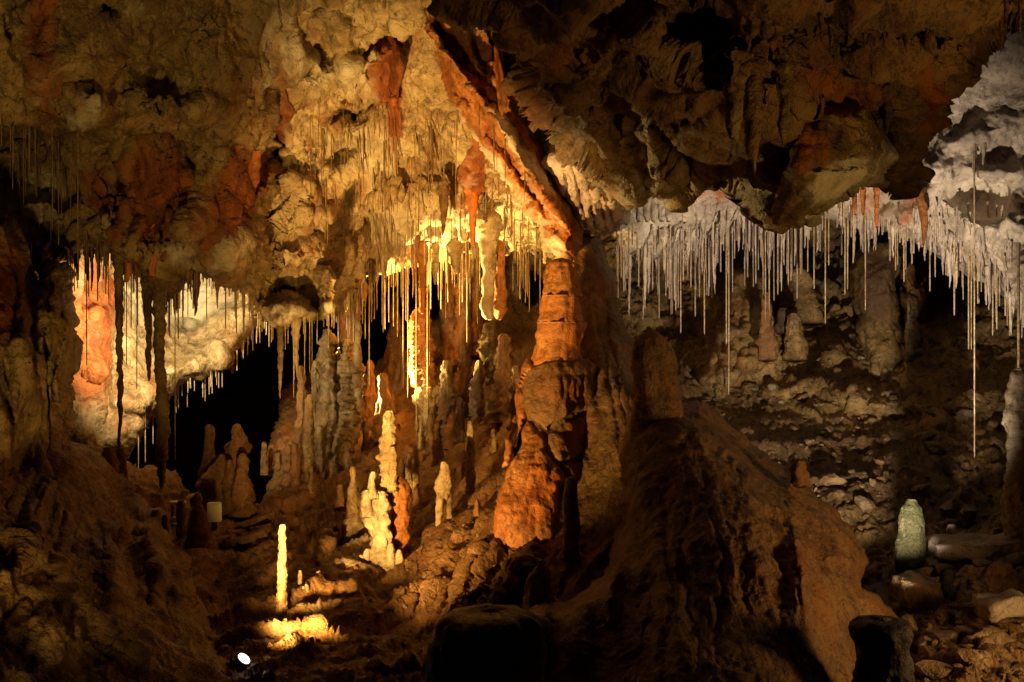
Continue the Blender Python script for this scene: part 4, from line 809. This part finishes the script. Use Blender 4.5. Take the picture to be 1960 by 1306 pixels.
stal(1530, 515, 620, 18, 50, 12.4, TAN, "pale grey hump stalagmite far back between the columns", lump=0.26, mid=[(1532, 560, 30)])
stal(1522, 600, 690, 12, 22, 11.6, TAN, "peach stalagmite stub below the pale grey hump", lump=0.2)
stal(1500, 590, 640, 10, 14, 11.8, DARK, "dark round stone left of the peach stub", cat="stone", name="stone", lump=0.2)
o = lathe("stalagmite", [(1244, 634, 8), (1244, 639, 19), (1245, 648, 29), (1247, 664, 37), (1250, 690, 43), (1256, 740, 46), (1262, 800, 52), (1270, 900, 66)], 7.0, BROWN, lump=0.10, seg=44, wig=0.06, seed=8)
thing(o, "round-headed dark stalagmite dome on the mound right of the orange column", "stalagmite")
stal(1530, 882, 930, 12, 20, 6.6, CLAY, "small orange knob on the crest of the dark mound", lump=0.3)

# ------------------------------------------------------------------ soda straws
random.seed(4)
STRAWS = []   # px, top, tip, half width px, Y, material, label, group
def straw(px, y0, y1, Y, w=2.0, mat=STRAW, label="", group=None): STRAWS.append((px, y0, y1, w, Y, mat, label, group))

G_MID = "soda straws in the golden middle ceiling"
def one(px, y0, y1, m, lab, w=2.0, off=0.0, mat=STRAW, group=None):
    straw(px, y0, y1, surf(m, px, y0) + 0.02 + off, w, mat, lab, group)
# long single straws that one can pick out
for px, y1, lab in ((707, 740, "long straw hanging alone over the dark passage left of the golden group"), (734, 636, "medium straw over the dark passage"), (761, 644, "straw ending beside the dim back cone"),
        (772, 744, "left of a close pair of long pale straws in front of the dark gap"), (781, 762, "right of a close pair of long pale straws in front of the dark gap"),
        (797, 833, "very long straw passing the left side of the orange ribbed stalagmite"), (818, 855, "longest straw in front of the orange ribbed stalagmite"), (822, 752, "long straw just right of the longest golden one"),
        (844, 592, "medium golden straw right of the orange ribbed stalagmite"), (885, 578, "golden straw left of the long one near the pale stalactite"), (894, 674, "long straw over the broken white stalagmite top"),
        (900, 578, "golden straw right of the long one near the pale stalactite"), (914, 619, "straw just left of the long pale stalactite"), (1034, 608, "long straw left of the orange column top")):
    one(px, (low_edge("ceiling_middle", px) or 500) - 14, y1, "ceiling_middle", lab, 2.1)
for px, y1, lab in ((1303, 638, "long straw over the rubble right of the brown curtain"), (1348, 640, "straw hanging before the dark gap left of the fan cone"), (1390, 660, "long straw in front of the fan-shaped cone, left of the longest"),
        (1395, 755, "longest straw in front of the fan-shaped cone"), (1465, 614, "long straw at the left of the group before the orange stripe"), (1472, 595, "straw right of the long one before the orange stripe"),
        (1489, 565, "left straw of a pair beneath the hanging block"), (1496, 558, "right straw of a pair beneath the hanging block"), (1514, 538, "straw left of the pale smooth back wall"), (1532, 526, "shorter straw left of the pale smooth back wall"),
        (1558, 553, "thin faint straw against the pale smooth back wall"), (1580, 620, "long straw against the pale smooth back wall"), (1586, 508, "short straw just right of the long one on the back wall"),
        (1617, 565, "left of a close pair of straws left of the dark slab column"), (1622, 555, "right of a close pair of straws left of the dark slab column"), (1633, 504, "short straw left of the dark slab column top"),
        (1656, 594, "straw hanging in front of the dark slab column"), (1714, 518, "straw above the gap between the two columns"), (1730, 540, "straw in front of the peach column top"), (1780, 558, "straw ending at the shadow beside the peach column"),
        (1842, 550, "short straw left of the very long group"), (1854, 669, "left of two matching long straws on the right"), (1859, 669, "right of two matching long straws on the right"),
        (1871, 582, "short straw right of the very long one"), (1900, 642, "left straw of the pair near the right picture edge"), (1908, 631, "right straw of the pair near the right picture edge"), (1928, 624, "straw second from the right picture edge"), (1936, 614, "straw close to the right picture edge")):
    one(px, (low_edge("ceiling_right", px) or 480) - 25, y1, "ceiling_right", lab, 2.2)
straw(1865, 285, 875, 8.5, 2.3, STRAW, "longest straw of all, hanging far down in the right chamber")
straw(1827, 480, 604, 9.1, 2.6, STRAW, "slightly bent thick straw on the right before the cast shadow")
straw(1949, 480, 712, 7.9, 4.5, STRAW, "thick knobby yellow straw above the right edge column")
for px, y0, y1, lab in ((335, 535, 882, "very long straw right of the banded stalactite ending over the void"), (278, 760, 885, "short pale straw over the void at the left"), (265, 790, 900, "shorter pale straw over the void, leftmost"), (293, 700, 850, "straw between the pale short ones and the banded stalactite"),
        (242, 530, 700, "dark straw right of the dark left stalactite"), (166, 440, 700, "long brown straw in front of the rust stained rock"), (251, 500, 628, "dark straw above the white niche, left part"), (262, 520, 745, "long dark straw in the white niche")):
    one(px, y0, y1, "ceiling_left" if y0 < 560 else "wall_niche", lab, 1.9, mat=STRAWBROWN if y0 < 520 else STRAW)
for px, y0, y1, lab in ((3, 200, 280, "leftmost short straw under the top left ledge"), (20, 215, 290, "second short straw under the top left ledge"), (56, 225, 312, "third straw under the top left ledge"), (26, 225, 312, "straw at the far left under the ledge"), (57, 240, 330, "straw under the white flake of the ledge"),
        (67, 242, 345, "long straw under the white flake of the ledge"), (100, 250, 440, "very long straw crossing the dark ledge recess"), (112, 255, 470, "longest straw crossing the dark ledge recess"), (149, 235, 505, "very long straw right of the ledge recess"), (340, 280, 420, "straw left of the dark hole in the left ceiling"), (378, 285, 340, "straw right of the dark hole in the left ceiling"), (135, 320, 560, "long straw left of the white niche")):
    one(px, y0, y1, "ceiling_left", lab, 1.8, mat=STRAWBROWN)

def cluster(m, x0, x1, n, lens, label, group, mode='edge', yr=None, w=(1.4, 2.3), mat=STRAW, power=1.6, up=12):
    for _ in range(n):
        px = random.uniform(x0, x1)
        if mode == 'edge':
            e = low_edge(m, px)
            if e is None: continue
            y0 = e - random.uniform(2, up)
        else:
            y0 = random.uniform(*yr(px)) if callable(yr) else random.uniform(*yr)
        L = lens[0] + (lens[1] - lens[0]) * random.random() ** power
        straw(px, y0, y0 + L + (6 if mode == 'edge' else 0), surf(m, px, y0) + random.uniform(-0.05, 0.02), random.uniform(*w), mat, label, group)

cluster("ceiling_middle", 640, 1030, 70, (20, 120), "golden soda straw in the fringe along the edge of the middle ceiling", "golden straw fringe of the middle ceiling", up=26)
cluster("ceiling_middle", 690, 960, 40, (60, 130), "golden soda straw hanging in the crowd over the dark passage", "crowded golden straws over the passage", up=40, w=(1.6, 2.2))
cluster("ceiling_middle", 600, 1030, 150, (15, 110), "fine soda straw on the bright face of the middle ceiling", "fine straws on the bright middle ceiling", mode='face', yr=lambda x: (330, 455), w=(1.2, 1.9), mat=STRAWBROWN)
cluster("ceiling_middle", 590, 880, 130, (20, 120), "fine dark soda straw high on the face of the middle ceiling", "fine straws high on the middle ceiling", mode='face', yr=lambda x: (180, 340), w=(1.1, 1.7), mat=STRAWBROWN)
cluster("ceiling_right", 1180, 1580, 110, (20, 120), "pale soda straw in the dense curtain of the right ceiling", "dense pale straw curtain of the right ceiling", up=60, mat=STRAWPINK, w=(1.8, 2.8), power=1.2)
cluster("ceiling_right", 1280, 1530, 40, (50, 150), "pale soda straw hanging low in the middle of the right curtain", "low pale straws of the right curtain", up=40, mat=STRAWPINK, w=(1.8, 2.6))
cluster("ceiling_right", 1600, 1960, 90, (15, 75), "short pale soda straw fringing the white right ceiling", "short straws of the white right ceiling", up=50, mat=STRAWPINK, w=(1.8, 3.2))
cluster("ceiling_right", 1690, 1960, 50, (20, 60), "stubby straw on the knobbly white face of the right ceiling", "stubby straws on the white right face", mode='face', yr=lambda x: (385, 385 + (x - 1690) * 0.35 + 40), mat=STRAWPINK, w=(2.0, 3.6))
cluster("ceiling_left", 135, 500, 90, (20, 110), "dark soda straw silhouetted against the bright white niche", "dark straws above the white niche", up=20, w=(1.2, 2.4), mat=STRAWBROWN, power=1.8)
cluster("wall_niche", 330, 510, 60, (12, 46), "short pale straw fringing the lower edge of the white niche rock", "pale straw fringe under the niche rock", w=(1.2, 2.0), up=10)
cluster("hanging_rock", 482, 600, 16, (15, 60), "thin straw under the grey hanging rock", "straws under the grey hanging rock", w=(1.2, 2.0))
cluster("hanging_rock", 550, 600, 6, (80, 150), "long thin straw under the right end of the grey hanging rock", "long straws under the grey hanging rock", w=(1.4, 2.0))
cluster("knobbly_hanging_rock", 598, 640, 10, (15, 70), "thin straw under the cream hanging knob", "straws under the cream hanging knob", w=(1.2, 2.0))
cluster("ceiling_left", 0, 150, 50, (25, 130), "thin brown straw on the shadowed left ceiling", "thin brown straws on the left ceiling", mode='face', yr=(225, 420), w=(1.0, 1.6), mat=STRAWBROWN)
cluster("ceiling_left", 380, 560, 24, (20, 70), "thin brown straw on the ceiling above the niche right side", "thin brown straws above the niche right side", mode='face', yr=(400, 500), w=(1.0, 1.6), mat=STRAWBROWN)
cluster("ceiling_overhang", 1200, 1500, 10, (10, 40), "tiny brown straw under the edge of the right overhang", "tiny straws under the right overhang", w=(1.4, 2.2), mat=STRAWBROWN)
cluster("flowstone_ridge", 850, 1060, 10, (30, 90), "thin dark straw hanging across the slanting orange ridge", "straws on the slanting ridge", mode='face', yr=lambda x: ((x - 850) * 1.3 + 100, (x - 850) * 1.3 + 130), w=(1.1, 1.6), mat=STRAWBROWN)

def straw_mesh(i):
    """a unit straw: hangs from z=0 to z=-1, radius about 1 at the root, slightly knotted, with a drip at the tip"""
    rs = np.random.RandomState(100 + i); seg = 7; n = 8
    t = np.array([-0.03, 0.0, 0.04, 0.15, 0.35, 0.6, 0.85, 0.985, 1.0]); n = len(t)
    r = np.array([1.5, 1.4, 1.2, 1.05, 0.98, 0.92, 0.86, 0.8, 0.35]) * (1 + rs.uniform(-0.08, 0.08, n))
    ox = np.cumsum(rs.uniform(-0.25, 0.25, n)) * 0.5; oy = np.cumsum(rs.uniform(-0.25, 0.25, n)) * 0.5
    th = np.linspace(0, 2 * math.pi, seg, endpoint=False)
    V = np.stack([ox[:, None] + r[:, None] * np.cos(th), oy[:, None] + r[:, None] * np.sin(th), np.repeat(-t[:, None], seg, 1)], -1).reshape(-1, 3)
    ii = np.arange(n - 1)[:, None] * seg; j = np.arange(seg)[None]; j2 = (j + 1) % seg
    Q = np.stack([ii + j, ii + seg + j, ii + seg + j2, ii + j2], -1).reshape(-1, 4)
    tip = np.arange(seg) + (n - 1) * seg
    V = np.concatenate([V, [[ox[-1], oy[-1], -1.004]]])
    T = np.stack([tip, np.full(seg, len(V) - 1), np.roll(tip, -1)], 1)
    return V, Q, T
UNIT = [straw_mesh(i) for i in range(5)]
SMESH = {}
for mat in (STRAW, STRAWBROWN, STRAWPINK):
    for i, (V, Q, T) in enumerate(UNIT):
        me = make_mesh("soda_straw", V, Q, T); stain_attr(me, np.zeros((len(V), 3))); me.materials.append(mat); SMESH[mat.name, i] = me
uniq = [s for s in STRAWS if s[7] is None]; rest = [s for s in STRAWS if s[7] is not None]
rest.sort(key=lambda s: -(s[2] - s[1]) * s[3])
picked = uniq + rest[:max(0, 296 - len(uniq))]; massed = rest[max(0, 296 - len(uniq)):]
for s in picked:
    px, y0, y1, w, Y, mat, lab, grp = s
    o = bpy.data.objects.new("soda_straw", SMESH[mat.name, random.randrange(5)])
    w *= 0.66 if px > 1080 else (0.64 if mat is STRAWBROWN else 0.54); Y += 0.02; o.location = at(px, y0 - 8, Y); k = Y / F
    o.scale = (w * k, w * k, (y1 - y0 + 8) * k); o.rotation_euler = (0, 0, random.uniform(0, 6))
    C.objects.link(o)
    tag(o, lab, "soda straw", grp or "soda straws one can pick out")
for mat, nm in ((STRAW, "pale"), (STRAWBROWN, "brown"), (STRAWPINK, "pinkish grey")):
    VV, QQ, TT = [], [], []; off = 0
    for s in massed:
        if s[5] is not mat: continue
        px, y0, y1, w, Y = s[:5]; w *= 0.62 if px > 1080 else 0.6; Y += 0.03; V, Q, T = UNIT[random.randrange(5)]; k = Y / F
        VV.append(V * np.array([w * k, w * k, (y1 - y0 + 4) * k]) + np.array(at(px, y0 - 4, Y))); QQ.append(Q + off); TT.append(T + off); off += len(V)
    if VV:
        me = make_mesh("soda_straw_fringe", np.concatenate(VV), np.concatenate(QQ), np.concatenate(TT)); stain_attr(me, np.zeros((off, 3)))
        o = link("soda_straw_fringe", me, mat)
        tag(o, "countless small %s soda straws fringing the cave ceilings" % nm, "soda straws", kind="stuff")

# ------------------------------------------------------------------ rubble
def rock_mesh(i):
    bm = bmesh.new(); bmesh.ops.create_icosphere(bm, subdivisions=2, radius=1.0)
    V = np.array([v.co[:] for v in bm.verts]); Tt = np.array([[v.index for v in f.verts] for f in bm.faces]); bm.free()
    rs = np.random.RandomState(i); 
    for _ in range(9):   # shear flat facets off the ball
        nrm = rs.normal(size=3); nrm /= np.linalg.norm(nrm); d = V @ nrm; c = rs.uniform(0.45, 0.8)
        V = V - np.maximum(d - c, 0)[:, None] * nrm
    V *= 1 + 0.16 * fbm(V * 1.7 + i * 5, 2, i)[:, None]
    V *= np.array([1.0, rs.uniform(0.6, 0.9), rs.uniform(0.3, 0.6)])
    me = make_mesh("rock", V, None, Tt, smooth=False); stain_attr(me, np.zeros((len(V), 3)) + (0, rs.choice([0, 0.3]), rs.choice([0, 0.4]))); me.materials.append(RUBBLE)
    return me
RM = [rock_mesh(i) for i in range(9)]
def scatter(m, n, region, size, label, group, seed):
    rs = np.random.RandomState(seed); Mm = MASSES[m]; P = Mm['P']
    ok = np.where((P[:, 0] > region[0]) & (P[:, 0] < region[2]) & (P[:, 1] > region[1]) & (P[:, 1] < region[3]))[0]
    for i in rs.choice(ok, n, replace=False):
        v = Mm['V'][i]; s = size[0] + (size[1] - size[0]) * rs.rand() ** 2.2
        o = bpy.data.objects.new("rock", RM[rs.randint(9)]); o.location = (v[0], v[1] - s * 0.15, v[2] + s * 0.1)
        o.scale = (s, s, s); o.rotation_euler = (rs.uniform(-0.5, 0.5), rs.uniform(-0.5, 0.5), rs.uniform(0, 6.3))
        C.objects.link(o); tag(o, label, "rock", group)
scatter("floor_right", 110, (1740, 1090, 1965, 1306), (0.03, 0.14), "broken wet brown stone in the rubble at the lower right", "rubble stones at the lower right", 5)
scatter("wall_back", 110, (1190, 570, 1960, 800), (0.03, 0.12), "loose brown stone on the rubble slope of the right chamber", "loose stones on the right back slope", 6)
scatter("wall_back", 40, (1500, 740, 1940, 1000), (0.04, 0.15), "loose stone in the dark hollow behind the mound", "loose stones in the dark hollow", 7)
scatter("floor_slope", 26, (560, 1030, 800, 1200), (0.015, 0.05), "pebble-sized calcite lump on the lit clay slope", "calcite lumps on the lit slope", 8)
scatter("floor_slope", 24, (400, 1000, 520, 1290), (0.015, 0.05), "small dim stone lying in the gully left of the lit slope", "stones in the gully", 9)
def fine_rubble(name, m, n, region, size, label, seed):
    rs = np.random.RandomState(seed); Mm = MASSES[m]; P = Mm['P']
    ok = np.where((P[:, 0] > region[0]) & (P[:, 0] < region[2]) & (P[:, 1] > region[1]) & (P[:, 1] < region[3]))[0]
    bases = []
    for me in RM:
        v = np.zeros(len(me.vertices) * 3, np.float32); me.vertices.foreach_get("co", v); t = np.zeros(len(me.polygons) * 3, np.int32); me.polygons.foreach_get("vertices", t)
        bases.append((v.reshape(-1, 3), t.reshape(-1, 3)))
    VV, TT = [], []; off = 0
    for i in rs.choice(ok, n, replace=False):
        v, t = bases[rs.randint(len(bases))]; sc = size[0] + (size[1] - size[0]) * rs.rand() ** 2.5
        R = np.linalg.qr(rs.normal(size=(3, 3)))[0] if rs.rand() < 0.5 else np.eye(3)
        VV.append((v * sc) @ R + Mm['V'][i]); TT.append(t + off); off += len(v)
    me = make_mesh(name, np.concatenate(VV), None, np.concatenate(TT), smooth=False); stain_attr(me, np.zeros((off, 3)))
    tag(link(name, me, RUBBLE), label, "rubble", kind="stuff")
fine_rubble("fine_rubble", "wall_back", 900, (1190, 560, 1960, 1000), (0.015, 0.06), "fine brown rubble covering the right back slope", 12)
fine_rubble("fine_rubble", "floor_right", 700, (1700, 1080, 1965, 1306), (0.01, 0.045), "fine wet rubble between the stones at the lower right", 13)
fine_rubble("fine_rubble", "floor_slope", 500, (400, 1000, 1000, 1306), (0.006, 0.022), "fine calcite grit on the lit clay slope", 14)
r = thing(lathe("rock_slab", [(1820, 1004, 5), (1820, 1010, 9), (1820, 1030, 10)], 7.9, PALEROCK), "small pale stone at the left end of the pink ledge", "rock")
# pink-edged ledge and pale stone on the rubble
def slab(name, px0, px1, py0, py1, Y, dep, mat, label, cat, tilt=0.0, seed=0):
    n = 26; a = at(px0, py0, Y); b = at(px1, py1, Y); rs = np.random.RandomState(seed)
    w = b.x - a.x; h = a.z - b.z; bm = bmesh.new(); bmesh.ops.create_cube(bm, size=1.0)
    bmesh.ops.subdivide_edges(bm, edges=bm.edges[:], cuts=6, use_grid_fill=True)
    V = np.array([v.co[:] for v in bm.verts]); F_ = [[v.index for v in f.verts] for f in bm.faces]; bm.free()
    V = V * (w, dep, h); V *= 1 + 0.0 * V
    q = V * (6 / 1.0) + seed; V = V + 0.5 * h * np.stack([fbm(q, 3, seed), fbm(q, 3, seed + 1), fbm(q, 3, seed + 2)], 1)
    me = make_mesh(name, V, np.array(F_)); stain_attr(me, np.zeros((len(V), 3)))
    o = link(name, me, mat, ((a + b) / 2)[:]); o.rotation_euler = (0, math.radians(tilt), 0)
    return thing(o, label, cat)
slab("rock_ledge", 1782, 1948, 1034, 1060, 7.7, 0.35, PALEROCK, "long low pink-edged rock ledge across the right rubble", "rock ledge", -3, 3)
slab("rock_slab", 1880, 1955, 1140, 1172, 6.5, 0.25, PALEROCK, "flat pale broken slab on the rubble at the right edge", "rock slab", -12, 5)
slab("rock_slab", 1728, 1808, 1112, 1165, 7.2, 0.25, RUBBLE, "wrinkled grey rock slab below the green stalagmite", "rock slab", 8, 6)
slab("rock_slab", 448, 520, 990, 1004, 8.5, 0.2, BROWN, "thin brown rock plate jutting from the slope right of the pale plate", "rock slab", -14, 7)
slab("rock_slab", 430, 515, 1022, 1036, 8.2, 0.25, BROWN, "lower brown rock plate under the thin jutting one", "rock slab", -20, 8)

# ------------------------------------------------------------------ lamps and fittings
BLACKMETAL = plain("black_lamp_metal", (0.02, 0.02, 0.02), 0.4, 0.6)
GLOW = plain("lamp_glass", (0.9, 0.9, 0.85), 0.2, 0, (1.0, 0.93, 0.78), 14.0)
PAINT = plain("cream_painted_metal", (0.85, 0.76, 0.42), 0.45)
def part(name, bm, mat, parent, smooth=True):
    me = bpy.data.meshes.new(name); bm.to_mesh(me); bm.free()
    for p in me.polygons: p.use_smooth = smooth
    return link(name, me, mat, (0, 0, 0), parent)
def cyl(r0, r1, z0, z1, seg=28):
    bm = bmesh.new(); M = Matrix.Translation((0, 0, (z0 + z1) / 2))
    bmesh.ops.create_cone(bm, cap_ends=True, segments=seg, radius1=r0, radius2=r1, depth=z1 - z0, matrix=M); return bm
lamp = bpy.data.objects.new("floodlight", None); lamp.location = LAMP_POS
axis = Vector((0.62, -0.15, 0.77)).normalized(); lamp.rotation_euler = axis.to_track_quat('Z', 'Y').to_euler(); C.objects.link(lamp)
thing(lamp, "small round black floodlight with a glowing white face at the bottom left", "floodlight")
part("housing", cyl(0.022, 0.038, -0.075, -0.004), BLACKMETAL, lamp)
bm = cyl(0.043, 0.043, -0.006, 0.004); part("rim", bm, BLACKMETAL, lamp, False)
part("lens", cyl(0.032, 0.032, 0.0045, 0.0075), GLOW, lamp, False)
bm = cyl(0.006, 0.006, -0.2, -0.07, 12); part("stem", bm, BLACKMETAL, lamp)
bm = bmesh.new(); bmesh.ops.create_cube(bm, size=1, matrix=Matrix.Translation((0, 0, -0.05)) @ Matrix.Diagonal((0.012, 0.095, 0.02, 1))); part("bracket", bm, BLACKMETAL, lamp, False)

def box_thing(name, px0, px1, py0, py1, Y, dep, mat, label, cat, rz=0.0):
    a = at(px0, py0, Y); b = at(px1, py1, Y); w = b.x - a.x; h = a.z - b.z
    root = bpy.data.objects.new(name, None); root.location = ((a.x + b.x) / 2, Y, b.z); root.rotation_euler = (0, 0, rz); C.objects.link(root)
    thing(root, label, cat)
    def bx(nm, x, y, z, sx, sy, sz, m):
        bm = bmesh.new(); bmesh.ops.create_cube(bm, size=1, matrix=Matrix.Translation((x, y, z)) @ Matrix.Diagonal((sx, sy, sz, 1)))
        bmesh.ops.bevel(bm, geom=bm.edges[:], offset=min(sx, sy, sz) * 0.15, segments=2, affect='EDGES'); return part(nm, bm, m, root, False)
    return bx, w, h
bx, w, h = box_thing("lamp_box", 396, 423, 963, 1000, 7.95, 0.05, PAINT, "upright pale yellow lamp box standing among brown stalagmites", "lamp box", 0.15)
bx("box_body", 0, 0.03, h / 2, w, 0.05, h, PAINT); bx("face_plate", 0, -0.0, h / 2, w * 0.86, 0.008, h * 0.86, PAINT); bx("foot", 0, 0.03, -0.03, w * 0.4, 0.04, 0.07, BLACKMETAL)
bx, w, h = box_thing("metal_fitting", 326, 352, 960, 1016, 8.0, 0.05, PAINT, "small pale metal bracket with rungs left of the brown post", "metal fitting", 0.0)
bx("top_plate", 0, 0, h * 0.95, w, 0.09, h * 0.10, PAINT); bx("rung", 0, 0, h * 0.42, w * 0.8, 0.05, h * 0.09, PAINT); bx("rung", 0, 0, h * 0.2, w * 0.8, 0.05, h * 0.09, PAINT); bx("post", -w * 0.42, 0.02, h * 0.45, w * 0.10, 0.03, h * 0.9, BLACKMETAL)
print("straws", len(STRAWS), "picked", len(picked))
